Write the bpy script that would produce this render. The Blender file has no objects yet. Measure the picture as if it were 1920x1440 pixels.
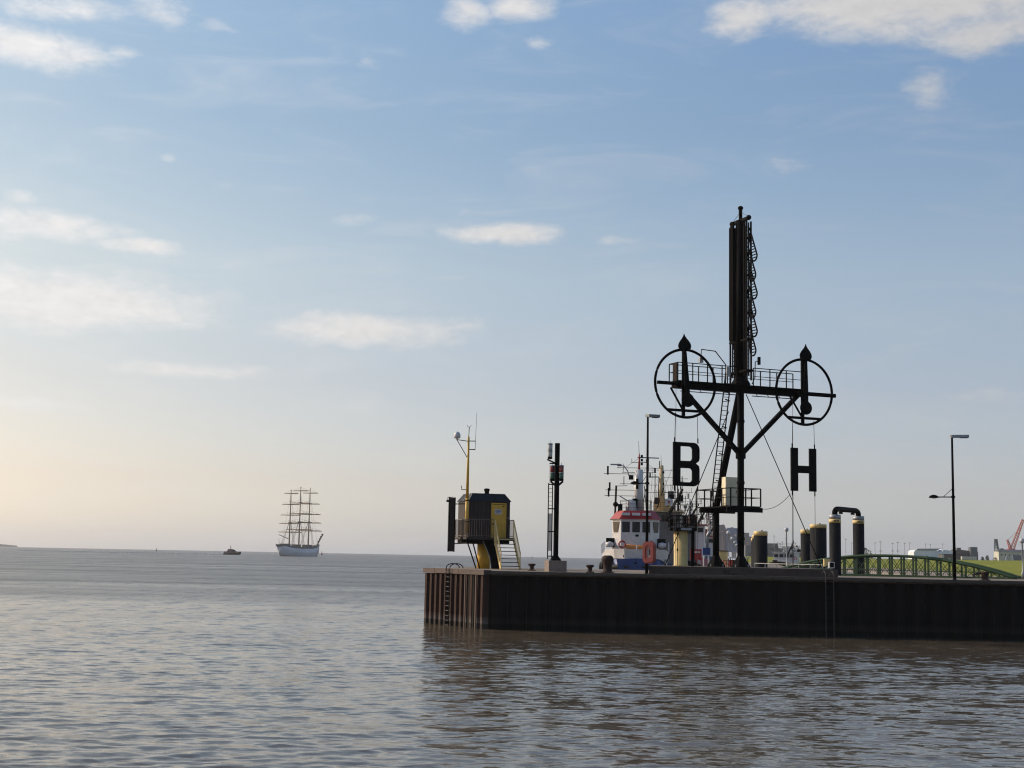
import bpy, bmesh, math, random
import numpy as np
from mathutils import Vector, Matrix

random.seed(7)
R = math.radians
scene = bpy.context.scene
col = scene.collection

# ------------------------------------------------------------------ camera
F = 2600.0                       # focal length in pixels of the 1920 px wide photograph
CAM_H = 4.51
PITCH = math.atan(320.5 / F)
ROLL = R(1.12)
cam_d = bpy.data.cameras.new('camera')
cam_d.sensor_width = 36.0
cam_d.lens = 36.0 * F / 1920.0
cam_d.clip_start = 0.5
cam_d.clip_end = 60000
cam = bpy.data.objects.new('camera', cam_d)
col.objects.link(cam)
c_f = Vector((0, math.cos(PITCH), math.sin(PITCH)))
c_u0 = Vector((0, -math.sin(PITCH), math.cos(PITCH)))
c_r0 = Vector((1, 0, 0))
c_r = c_r0 * math.cos(ROLL) + c_u0 * math.sin(ROLL)
c_u = c_u0 * math.cos(ROLL) - c_r0 * math.sin(ROLL)
cm = Matrix((( c_r.x, c_u.x, -c_f.x, 0), (c_r.y, c_u.y, -c_f.y, 0), (c_r.z, c_u.z, -c_f.z, CAM_H), (0, 0, 0, 1)))
cam.matrix_world = cm
scene.camera = cam
CAMP = Vector((0, 0, CAM_H))


def ray(px, py):
    return (c_f * F + c_r * (px - 960) - c_u * (py - 720)).normalized()


def at(px, py, Y):
    d = ray(px, py)
    return CAMP + d * (Y / d.y)


def proj(p):
    q = Vector(p) - CAMP
    z = q.dot(c_f)
    return 960 + F * q.dot(c_r) / z, 720 - F * q.dot(c_u) / z


# ------------------------------------------------------------------ sky and sun
SUN_AZ, SUN_EL = -68.0, 29.0     # degrees; azimuth from straight ahead, right positive
world = bpy.data.worlds.new('World')
scene.world = world
world.use_nodes = True
wn, wl = world.node_tree.nodes, world.node_tree.links
bg = wn['Background']
bg.inputs[1].default_value = 0.12
sky = wn.new('ShaderNodeTexSky')
sky.sky_type = 'NISHITA'
sky.sun_disc = False
sky.sun_elevation = R(SUN_EL)
sky.sun_rotation = R(SUN_AZ)
sky.air_density = 1.0
sky.dust_density = 1.0
sky.ozone_density = 1.0
sun_d = bpy.data.lights.new('sun', 'SUN')
sun_d.energy = 3.0
sun_d.angle = R(0.53)
sun_d.color = (1.0, 0.90, 0.76)
sun = bpy.data.objects.new('sun', sun_d)
col.objects.link(sun)
sdir = Vector((math.sin(R(SUN_AZ)) * math.cos(R(SUN_EL)), math.cos(R(SUN_AZ)) * math.cos(R(SUN_EL)), math.sin(R(SUN_EL))))
sun.rotation_euler = sdir.to_track_quat('Z', 'Y').to_euler()
sun.location = (-60, 40, 60)
scene.view_settings.view_transform = 'Standard'
scene.view_settings.look = 'None'
scene.view_settings.exposure = 0.42
scene.view_settings.gamma = 1.0
scene.view_settings.use_curve_mapping = False
scene.cycles.use_denoising = True
scene.cycles.filter_width = 1.15
scene.cycles.max_bounces = 4
scene.cycles.diffuse_bounces = 2
scene.cycles.glossy_bounces = 3
scene.cycles.volume_bounces = 0
scene.cycles.sample_clamp_indirect = 6.0


def wmath(op, a, b=None):
    n = wn.new('ShaderNodeMath')
    n.operation = op
    for i, v in enumerate((a, b)):
        if v is None:
            continue
        if isinstance(v, (int, float)):
            n.inputs[i].default_value = v
        else:
            wl.new(v, n.inputs[i])
    return n.outputs[0]


tc = wn.new('ShaderNodeTexCoord')
sx = wn.new('ShaderNodeSeparateXYZ')
wl.new(tc.outputs['Generated'], sx.inputs[0])
az_s = wmath('ARCTAN2', sx.outputs[0], sx.outputs[1])
el_s = wmath('ARCSINE', sx.outputs[2])
azel = wn.new('ShaderNodeCombineXYZ')
wl.new(az_s, azel.inputs[0])
wl.new(el_s, azel.inputs[1])
# hazy lower air: the same tint all round the horizon
ramp = wn.new('ShaderNodeValToRGB')
cr = ramp.color_ramp
AIR = ((0.0, (.090, .128, .262)), (.05, (.0935, .1055, .204)), (.12, (.109, .111, .197)), (.2, (.132, .132, .207)), (.3, (.121, .132, .211)), (.42, (.131, .150, .238)))
for k_, (p_, c_) in enumerate(AIR):
    e = cr.elements[0] if k_ == 0 else cr.elements[1] if k_ == 1 else cr.elements.new(p_)
    e.position = p_
    e.color = (*[v / .1606 for v in c_], 1)
wl.new(sx.outputs[2], ramp.inputs[0])
tint = wn.new('ShaderNodeMix')
tint.data_type = 'RGBA'
tint.blend_type = 'MULTIPLY'
tint.inputs[0].default_value = 1.0
sep = wn.new('ShaderNodeSeparateColor')
com = wn.new('ShaderNodeCombineColor')
wl.new(sky.outputs[0], sep.inputs[0])
for k_, g_ in enumerate((1.15, 1.02, .68)):     # the film's response, channel by channel
    wl.new(wmath('POWER', sep.outputs[k_], g_), com.inputs[k_])
wl.new(com.outputs[0], tint.inputs[6])
wl.new(ramp.outputs[0], tint.inputs[7])
# clouds: soft banks at their places in the sky, broken up by noise
CLOUDS = [(1640, 5, 370, 92, 1.05), (1830, -15, 330, 100, 1.05), (1400, 30, 110, 60, .9), (1850, 60, 170, 55, .9), (1745, 160, 85, 52, .74), (1480, 300, 85, 40, .42),
          (870, 25, 70, 48, .85), (975, 5, 90, 45, .9), (1010, 82, 50, 24, .6), (50, 88, 200, 50, .95), (130, 15, 210, 40, .66),
          (235, 98, 60, 22, .62), (300, 18, 90, 55, .66), (400, 55, 60, 40, .42), (690, 118, 48, 26, .46), (90, 428, 240, 46, .86), (240, 458, 140, 26, .78),
          (130, 560, 400, 85, .98), (690, 618, 280, 52, .92), (950, 438, 180, 34, .86), (1150, 449, 90, 18, .48), (350, 693, 240, 26, .74),
          (655, 411, 62, 24, .52), (316, 297, 30, 18, .6), (420, 351, 40, 18, .46), (870, 398, 50, 18, .42), (40, 370, 50, 22, .46), (860, 522, 110, 14, .45),
          (1850, 745, 240, 26, .42), (60, 760, 220, 30, .6)]
acc = None
for (cx, cy, rx, ry, w_) in CLOUDS:
    d = ray(cx, cy)
    a0, e0 = math.atan2(d.x, d.y), math.asin(d.z)
    ra, re = rx / F / max(.5, math.cos(e0)), ry / F
    vm = wn.new('ShaderNodeVectorMath')
    vm.operation = 'MULTIPLY_ADD'
    vm.inputs[1].default_value = (1 / ra, 1 / re, 0)
    vm.inputs[2].default_value = (-a0 / ra, -e0 / re, 0)
    wl.new(azel.outputs[0], vm.inputs[0])
    ln = wn.new('ShaderNodeVectorMath')
    ln.operation = 'LENGTH'
    wl.new(vm.outputs[0], ln.inputs[0])
    mr = wn.new('ShaderNodeMapRange')
    mr.interpolation_type = 'SMOOTHSTEP'
    mr.inputs[1].default_value = 1.25
    mr.inputs[2].default_value = 0.0
    mr.inputs[3].default_value = 0.0
    mr.inputs[4].default_value = w_ * 1.22
    wl.new(ln.outputs[1], mr.inputs[0])
    acc = mr.outputs[0] if acc is None else wmath('MAXIMUM', acc, mr.outputs[0])


def wnoise(sc, scale, detail, rough, dist=0.0):
    m = wn.new('ShaderNodeVectorMath')
    m.operation = 'MULTIPLY'
    m.inputs[1].default_value = sc
    wl.new(azel.outputs[0], m.inputs[0])
    n = wn.new('ShaderNodeTexNoise')
    n.inputs['Scale'].default_value = scale
    n.inputs['Detail'].default_value = detail
    n.inputs['Roughness'].default_value = rough
    n.inputs['Distortion'].default_value = dist
    wl.new(m.outputs[0], n.inputs['Vector'])
    return n.outputs[0]


n1 = wnoise((1.0, 2.4, 1), 17.0, 9.0, .58, .25)
n2 = wnoise((1.0, 2.0, 1), 60.0, 7.0, .65, .3)
n3 = wnoise((1.0, 4.6, 1), 6.4, 8.0, .62, .9)     # thin streaky veil
dens = wmath('ADD', acc, wmath('MULTIPLY', wmath('SUBTRACT', n1, .5), 1.5))
dens = wmath('ADD', dens, wmath('MULTIPLY', wmath('SUBTRACT', n2, .5), .55))
dm = wn.new('ShaderNodeMapRange')
dm.interpolation_type = 'SMOOTHSTEP'
dm.inputs[1].default_value = .26
dm.inputs[2].default_value = 1.22
dm.inputs[3].default_value = 0.0
dm.inputs[4].default_value = .93
wl.new(dens, dm.inputs[0])
# clouds are lit by the same sky: brighter towards the sun's side
cl_s = wn.new('ShaderNodeVectorMath')
cl_s.operation = 'DOT_PRODUCT'
cl_s.inputs[1].default_value = tuple(sdir)
wl.new(tc.outputs['Generated'], cl_s.inputs[0])
cb = wn.new('ShaderNodeMapRange')
cb.inputs[1].default_value = 0.2
cb.inputs[2].default_value = 1.0
cb.inputs[3].default_value = 3.75
cb.inputs[4].default_value = 6.6
wl.new(cl_s.outputs['Value'], cb.inputs[0])
cs = wmath('MULTIPLY', cb.outputs[0], wmath('ADD', wmath('MULTIPLY', n2, .30), .85))
cc = wn.new('ShaderNodeVectorMath')
cc.operation = 'SCALE'
cc.inputs[0].default_value = (1.01, .985, .97)
wl.new(cs, cc.inputs[3])
cmix = wn.new('ShaderNodeMix')
cmix.data_type = 'RGBA'
vl_ = wn.new('ShaderNodeMapRange')
vl_.interpolation_type = 'SMOOTHSTEP'
vl_.inputs[1].default_value = .47
vl_.inputs[2].default_value = .78
vl_.inputs[4].default_value = .22
wl.new(n3, vl_.inputs[0])
wl.new(wmath('MAXIMUM', dm.outputs[0], vl_.outputs[0]), cmix.inputs[0])
wl.new(tint.outputs[2], cmix.inputs[6])
wl.new(cc.outputs[0], cmix.inputs[7])
wl.new(cmix.outputs[2], bg.inputs[0])


# ------------------------------------------------------------------ materials
MATS = {}


def mat(name, c, rough=.6, metal=0.0, var=.15, scale=3.0, c2=None, amt=.5, stretch=(1, 1, 1), bump=0.0, spec=.5):
    """painted / worn surface: base colour, slow tonal variation, patches of a second colour (rust, dirt)"""
    if name in MATS:
        return MATS[name]
    m = bpy.data.materials.new(name)
    m.use_nodes = True
    nt = m.node_tree
    b = nt.nodes['Principled BSDF']
    b.inputs['Roughness'].default_value = rough
    b.inputs['Metallic'].default_value = metal
    b.inputs['Specular IOR Level'].default_value = spec
    t = nt.nodes.new('ShaderNodeTexCoord')
    mp = nt.nodes.new('ShaderNodeMapping')
    mp.inputs['Scale'].default_value = stretch
    nt.links.new(t.outputs['Object'], mp.inputs[0])
    n = nt.nodes.new('ShaderNodeTexNoise')
    n.inputs['Scale'].default_value = scale
    n.inputs['Detail'].default_value = 6
    n.inputs['Roughness'].default_value = .62
    nt.links.new(mp.outputs[0], n.inputs['Vector'])
    r = nt.nodes.new('ShaderNodeValToRGB')
    r.color_ramp.elements[0].position = .3
    r.color_ramp.elements[1].position = .7
    r.color_ramp.elements[0].color = (*[x * (1 - var) for x in c], 1)
    r.color_ramp.elements[1].color = (*[min(1, x * (1 + var)) for x in c], 1)
    nt.links.new(n.outputs[0], r.inputs[0])
    out = r.outputs[0]
    if c2:
        n2_ = nt.nodes.new('ShaderNodeTexNoise')
        n2_.inputs['Scale'].default_value = scale * 2.3
        n2_.inputs['Detail'].default_value = 8
        n2_.inputs['Roughness'].default_value = .7
        nt.links.new(mp.outputs[0], n2_.inputs['Vector'])
        mr_ = nt.nodes.new('ShaderNodeMapRange')
        mr_.inputs[1].default_value = .68 - .3 * amt
        mr_.inputs[2].default_value = .80 - .25 * amt
        nt.links.new(n2_.outputs[0], mr_.inputs[0])
        mx = nt.nodes.new('ShaderNodeMix')
        mx.data_type = 'RGBA'
        nt.links.new(mr_.outputs[0], mx.inputs[0])
        nt.links.new(out, mx.inputs[6])
        mx.inputs[7].default_value = (*c2, 1)
        out = mx.outputs[2]
    nt.links.new(out, b.inputs['Base Color'])
    if bump:
        bp = nt.nodes.new('ShaderNodeBump')
        bp.inputs['Strength'].default_value = bump
        bp.inputs['Distance'].default_value = .05
        nt.links.new(n.outputs[0], bp.inputs['Height'])
        nt.links.new(bp.outputs[0], b.inputs['Normal'])
    MATS[name] = m
    return m


BLACK = mat('black_paint', (.004, .004, .0042), .65, c2=(.008, .006, .005), amt=.2, spec=.03)
BLACK2 = mat('dull_black_paint', (.0045, .0045, .0047), .65, c2=(.008, .007, .0065), amt=.2, spec=.04)
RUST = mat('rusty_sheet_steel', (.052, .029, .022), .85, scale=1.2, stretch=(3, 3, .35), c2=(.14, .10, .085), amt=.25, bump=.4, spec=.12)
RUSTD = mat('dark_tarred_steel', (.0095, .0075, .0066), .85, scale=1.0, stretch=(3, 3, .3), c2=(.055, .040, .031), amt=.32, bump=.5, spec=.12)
COPING = mat('weathered_coping', (.078, .060, .046), .9, scale=1.6, c2=(.05, .038, .03), amt=.5, bump=.3)
CAPWOOD = mat('weathered_timber', (.10, .067, .054), .85, scale=2.0, stretch=(.4, .4, 4), c2=(.09, .06, .05), amt=.45, bump=.4)
DECK = mat('pier_paving', (.17, .132, .095), .9, scale=1.2, c2=(.11, .09, .07), amt=.5)
CONC = mat('old_concrete', (.20, .155, .125), .9, scale=2.2, c2=(.10, .07, .055), amt=.5, bump=.4)
PLINTH = mat('brown_stained_concrete', (.062, .042, .032), .9, scale=.9, c2=(.03, .021, .017), amt=.5, bump=.4)
BOLL = mat('rusty_cast_iron', (.030, .016, .013), .8, scale=5, c2=(.06, .03, .022), amt=.45, bump=.3, spec=.3)
YEL = mat('yellow_paint', (.58, .33, .035), .55, scale=2.5, c2=(.33, .22, .07), amt=.3)
YELL = mat('pale_yellow_paint', (.60, .435, .18), .55, scale=2.5, c2=(.36, .27, .12), amt=.25)
BROWN = mat('brown_cladding', (.028, .018, .014), .8, scale=2, stretch=(4, 4, .5), c2=(.042, .029, .023), amt=.35)
ROOFD = mat('dark_roof_felt', (.018, .019, .022), .7, scale=3, spec=.2)
WHITE = mat('white_paint', (.52, .49, .475), .45, scale=3, c2=(.45, .40, .36), amt=.18)
WHITE2 = mat('grey_white_paint', (.50, .50, .50), .5, scale=2, c2=(.34, .32, .30), amt=.3)
CREAM = mat('cream_cabinet', (.76, .66, .46), .5, scale=2, c2=(.55, .46, .32), amt=.2)
BLUE = mat('blue_hull_paint', (.014, .042, .155), .5, scale=2, c2=(.02, .035, .09), amt=.35)
RED = mat('red_paint', (.30, .016, .013), .5, scale=3, c2=(.25, .035, .03), amt=.3)
ORANGE = mat('orange_fabric', (.50, .19, .05), .8, scale=4)
REDPL = mat('red_plastic', (.19, .022, .021), .45, scale=3)
GREYM = mat('galvanised_steel', (.26, .27, .28), .5, .3, scale=4)
GREEN = mat('green_bridge_paint', (.034, .066, .030), .6, scale=3, c2=(.03, .045, .024), amt=.35, spec=.3)
GLASSD = mat('dark_window_glass', (.010, .012, .015), .18, var=.3, spec=.3)
GLOBE = mat('lamp_globe', (.42, .42, .43), .25, scale=4)
RUBBER = mat('black_rubber', (.015, .015, .015), .85)
LRED = mat('red_lantern_glass', (.20, .02, .02), .2)
LGREEN = mat('green_lantern_glass', (.02, .11, .07), .2)
LCLEAR = mat('clear_lantern_lens', (.42, .42, .40), .15)
WOOD = mat('varnished_spar', (.17, .105, .06), .6, scale=.3)
ROPE = mat('tarred_rigging', (.09, .075, .065), .8)
GRASS = mat('dike_grass', (.165, .18, .026), .95, scale=.10, c2=(.24, .20, .05), amt=.5, var=.30, spec=.05)
STONE = mat('stone_revetment', (.21, .165, .125), .9, scale=.3, c2=(.13, .10, .08), amt=.5)
BRICK = mat('dark_brick', (.085, .065, .062), .85, scale=.4, c2=(.12, .09, .08), amt=.4)
SHEET = mat('white_sheeting', (.62, .64, .68), .6, scale=.2)
PALEW = mat('pale_rendered_wall', (.46, .43, .36), .8, scale=.2, c2=(.33, .30, .26), amt=.3)
HALL = mat('grey_hall_cladding', (.10, .105, .115), .7, scale=.1)
CRANE = mat('haze_tinted_rusty_crane', (.15, .105, .115), .7, scale=.1, c2=(.20, .15, .14), amt=.3)  # purplish haze of the distance is put into this base colour
CRANEB = mat('blue_crane_paint', (.07, .10, .22), .6, scale=.1)
CRANER = mat('red_crane_paint', (.42, .10, .06), .6, scale=.2)
CRANEG = mat('slate_crane_paint', (.07, .09, .10), .6, scale=.2)
LEAF = mat('dark_foliage', (.035, .05, .022), .9, scale=.5)
FARL = mat('distant_shore', (.07, .085, .08), .95, scale=.01)
CREAMW = mat('buff_mast_paint', (.45, .33, .17), .5, scale=2, c2=(.30, .2, .1), amt=.2)
GREYH = mat('grey_hull_paint', (.50, .50, .53), .5, scale=.08)
DKBLUE = mat('dark_blue_paint', (.02, .03, .07), .5)


def tide_marks(m, wet, crust):
    """weed and wet steel up to the high-water line, a pale crust just above it"""
    nt = m.node_tree
    b = nt.nodes['Principled BSDF']
    src = b.inputs['Base Color'].links[0].from_socket
    t = nt.nodes.new('ShaderNodeTexCoord')
    sp_ = nt.nodes.new('ShaderNodeSeparateXYZ')
    nt.links.new(t.outputs['Object'], sp_.inputs[0])
    n = nt.nodes.new('ShaderNodeTexNoise')
    n.inputs['Scale'].default_value = 3.0
    n.inputs['Detail'].default_value = 6
    nt.links.new(t.outputs['Object'], n.inputs['Vector'])
    a = nt.nodes.new('ShaderNodeMath')
    a.operation = 'MULTIPLY_ADD'
    a.inputs[1].default_value = -.55
    nt.links.new(n.outputs[0], a.inputs[0])
    nt.links.new(sp_.outputs[2], a.inputs[2])
    for lo, hi, c in ((.55, .18, crust), (.10, .0, wet)):
        r = nt.nodes.new('ShaderNodeMapRange')
        r.inputs[1].default_value = lo
        r.inputs[2].default_value = hi
        r.inputs[4].default_value = .75
        nt.links.new(a.outputs[0], r.inputs[0])
        mx = nt.nodes.new('ShaderNodeMix')
        mx.data_type = 'RGBA'
        nt.links.new(r.outputs[0], mx.inputs[0])
        nt.links.new(src, mx.inputs[6])
        mx.inputs[7].default_value = (*c, 1)
        src = mx.outputs[2]
    nt.links.new(src, b.inputs['Base Color'])


tide_marks(RUST, (.022, .018, .012), (.15, .125, .11))
tide_marks(RUSTD, (.008, .0075, .005), (.022, .018, .015))

# ------------------------------------------------------------------ mesh builder
class MB:
    def __init__(s):
        s.v, s.f = [], []

    def _add(s, vs, fs):
        o = len(s.v)
        s.v += [tuple(p) for p in vs]
        s.f += [tuple(i + o for i in f) for f in fs]
        return s

    def box(s, c, d, rz=0.0):
        ca, sa = math.cos(rz), math.sin(rz)
        vs = []
        for z in (-.5, .5):
            for x, y in ((-.5, -.5), (.5, -.5), (.5, .5), (-.5, .5)):
                X, Y = x * d[0], y * d[1]
                vs.append((c[0] + X * ca - Y * sa, c[1] + X * sa + Y * ca, c[2] + z * d[2]))
        return s._add(vs, [(3, 2, 1, 0), (4, 5, 6, 7), (0, 1, 5, 4), (1, 2, 6, 5), (2, 3, 7, 6), (3, 0, 4, 7)])

    def _frame(s, p, q):
        d = (Vector(q) - Vector(p)).normalized()
        ref = Vector((0, 0, 1)) if abs(d.z) < .95 else Vector((0, 1, 0))
        a = d.cross(ref).normalized()
        return d, a, a.cross(d).normalized()

    def bar(s, p, q, w, h=None, w2=None, h2=None):
        h = h or w
        d, a, b = s._frame(p, q)
        vs = []
        for P, ww, hh in ((Vector(p), w, h), (Vector(q), w2 or w, h2 or h)):
            for x, y in ((-.5, -.5), (.5, -.5), (.5, .5), (-.5, .5)):
                vs.append(P + a * x * ww + b * y * hh)
        return s._add(vs, [(3, 2, 1, 0), (4, 5, 6, 7), (0, 1, 5, 4), (1, 2, 6, 5), (2, 3, 7, 6), (3, 0, 4, 7)])

    def tube(s, p, q, r, r2=None, n=8):
        r2 = r if r2 is None else r2
        d, a, b = s._frame(p, q)
        vs = []
        for P, rr in ((Vector(p), r), (Vector(q), r2)):
            for i in range(n):
                t = 2 * math.pi * i / n
                vs.append(P + (a * math.cos(t) + b * math.sin(t)) * rr)
        fs = [(i, (i + 1) % n, n + (i + 1) % n, n + i) for i in range(n)]
        fs += [tuple(range(n - 1, -1, -1)), tuple(range(n, 2 * n))]
        return s._add(vs, fs)

    def path(s, pts, r, n=6, closed=False):
        pts = [Vector(p) for p in pts]
        m = len(pts)
        vs = []
        for i, P in enumerate(pts):
            A = pts[(i - 1) % m] if (closed or i > 0) else P
            B = pts[(i + 1) % m] if (closed or i < m - 1) else P
            d, a, b = s._frame(A, B)
            if i and a.dot(la) < 0:
                a, b = -a, -b
            la = a
            for k in range(n):
                t = 2 * math.pi * k / n
                vs.append(P + (a * math.cos(t) + b * math.sin(t)) * r)
        fs = []
        for i in range(m if closed else m - 1):
            j = (i + 1) % m
            for k in range(n):
                fs.append((i * n + k, i * n + (k + 1) % n, j * n + (k + 1) % n, j * n + k))
        if not closed:
            fs += [tuple(range(n - 1, -1, -1)), tuple(range((m - 1) * n, m * n))]
        return s._add(vs, fs)

    def lathe(s, prof, c=(0, 0, 0), n=16):
        vs, fs = [], []
        for r, z in prof:
            for i in range(n):
                t = 2 * math.pi * i / n
                vs.append((c[0] + r * math.cos(t), c[1] + r * math.sin(t), c[2] + z))
        for j in range(len(prof) - 1):
            for i in range(n):
                fs.append((j * n + i, j * n + (i + 1) % n, (j + 1) * n + (i + 1) % n, (j + 1) * n + i))
        fs += [tuple(range(n - 1, -1, -1)), tuple(range((len(prof) - 1) * n, len(prof) * n))]
        return s._add(vs, fs)

    def ball(s, c, r, n=12, m=8):
        return s.lathe([(max(1e-3, r * math.sin(math.pi * k / m)), -r * math.cos(math.pi * k / m)) for k in range(m + 1)], c, n)

    def prism(s, pts, ext):
        """polygon of 3-d points pushed along ext"""
        n = len(pts)
        e = Vector(ext)
        vs = [Vector(p) for p in pts] + [Vector(p) + e for p in pts]
        fs = [tuple(range(n - 1, -1, -1)), tuple(range(n, 2 * n))]
        fs += [(i, (i + 1) % n, n + (i + 1) % n, n + i) for i in range(n)]
        return s._add(vs, fs)

    def ring(s, c, ax, ay, Rr, r, n=48, m=8):
        c, ax, ay = Vector(c), Vector(ax), Vector(ay)
        return s.path([c + ax * Rr * math.cos(2 * math.pi * i / n) + ay * Rr * math.sin(2 * math.pi * i / n) for i in range(n)], r, m, True)

    def hull(s, st):
        """stations (y, half beam deck, half beam water, z deck, z keel), closed with deck and ends"""
        vs, fs = [], []
        for y, bd, bw, zd, zk in st:
            zw = zk + (zd - zk) * .30
            vs += [(-bd, y, zd), (-(bw * .45 + bd * .55), y, (zd + zw) / 2), (-bw, y, zw), (0, y, zk), (bw, y, zw), (bw * .45 + bd * .55, y, (zd + zw) / 2), (bd, y, zd)]
        for i in range(len(st) - 1):
            for k in range(6):
                fs.append((i * 7 + k, i * 7 + k + 1, (i + 1) * 7 + k + 1, (i + 1) * 7 + k))
            fs.append((i * 7 + 6, i * 7, (i + 1) * 7, (i + 1) * 7 + 6))
        fs += [tuple(range(6, -1, -1)), tuple(range((len(st) - 1) * 7, len(st) * 7))]
        return s._add(vs, fs)

    def build(s, name, m, parent=None, smooth=False, kind=None):
        me = bpy.data.meshes.new(name)
        me.from_pydata(s.v, [], s.f)
        me.update()
        bm_ = bmesh.new()
        bm_.from_mesh(me)
        bmesh.ops.recalc_face_normals(bm_, faces=bm_.faces)
        bm_.to_mesh(me)
        bm_.free()
        if smooth:
            me.polygons.foreach_set('use_smooth', [len(p.vertices) <= 4 for p in me.polygons])
        me.materials.append(m)
        o = bpy.data.objects.new(name, me)
        col.objects.link(o)
        if parent is not None:
            o.parent = parent
        if kind:
            o['kind'] = kind
        return o


def tag(o, label=None, cat=None, group=None, kind=None):
    if label:
        o['label'] = label
    if cat:
        o['category'] = cat
    if group:
        o['group'] = group
    if kind:
        o['kind'] = kind
    return o


def thing(name, label, cat, loc, rz=0.0, group=None):
    o = bpy.data.objects.new(name, None)
    o.empty_display_size = .3
    col.objects.link(o)
    o.location = loc
    o.rotation_euler = (0, 0, rz)
    return tag(o, label, cat, group)


def copy_tree(o, parent=None):
    c = o.copy()
    col.objects.link(c)
    c.parent = parent
    for ch in list(o.children):
        copy_tree(ch, c)
    return c


def fill_shape(outer, holes, to3, ext, name, m, parent=None):
    """flat plate with holes, given thickness; to3 maps (a, b) to a 3-d point"""
    bm_ = bmesh.new()
    loops = []
    for lp in [outer] + holes:
        vs = [bm_.verts.new(to3(*p)) for p in lp]
        loops.append(vs)
        for i in range(len(vs)):
            bm_.edges.new((vs[i], vs[(i + 1) % len(vs)]))
    r = bmesh.ops.triangle_fill(bm_, use_beauty=True, use_dissolve=False, edges=list(bm_.edges))
    faces = [g for g in r['geom'] if isinstance(g, bmesh.types.BMFace)]
    ex = bmesh.ops.extrude_face_region(bm_, geom=faces)
    bmesh.ops.translate(bm_, vec=Vector(ext), verts=[g for g in ex['geom'] if isinstance(g, bmesh.types.BMVert)])
    bmesh.ops.recalc_face_normals(bm_, faces=bm_.faces)
    me = bpy.data.meshes.new(name)
    bm_.to_mesh(me)
    bm_.free()
    me.materials.append(m)
    o = bpy.data.objects.new(name, me)
    col.objects.link(o)
    if parent is not None:
        o.parent = parent
    return o


EARTH = 6371000.0


def drop(d):
    return -d * d / (2 * EARTH)


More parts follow.
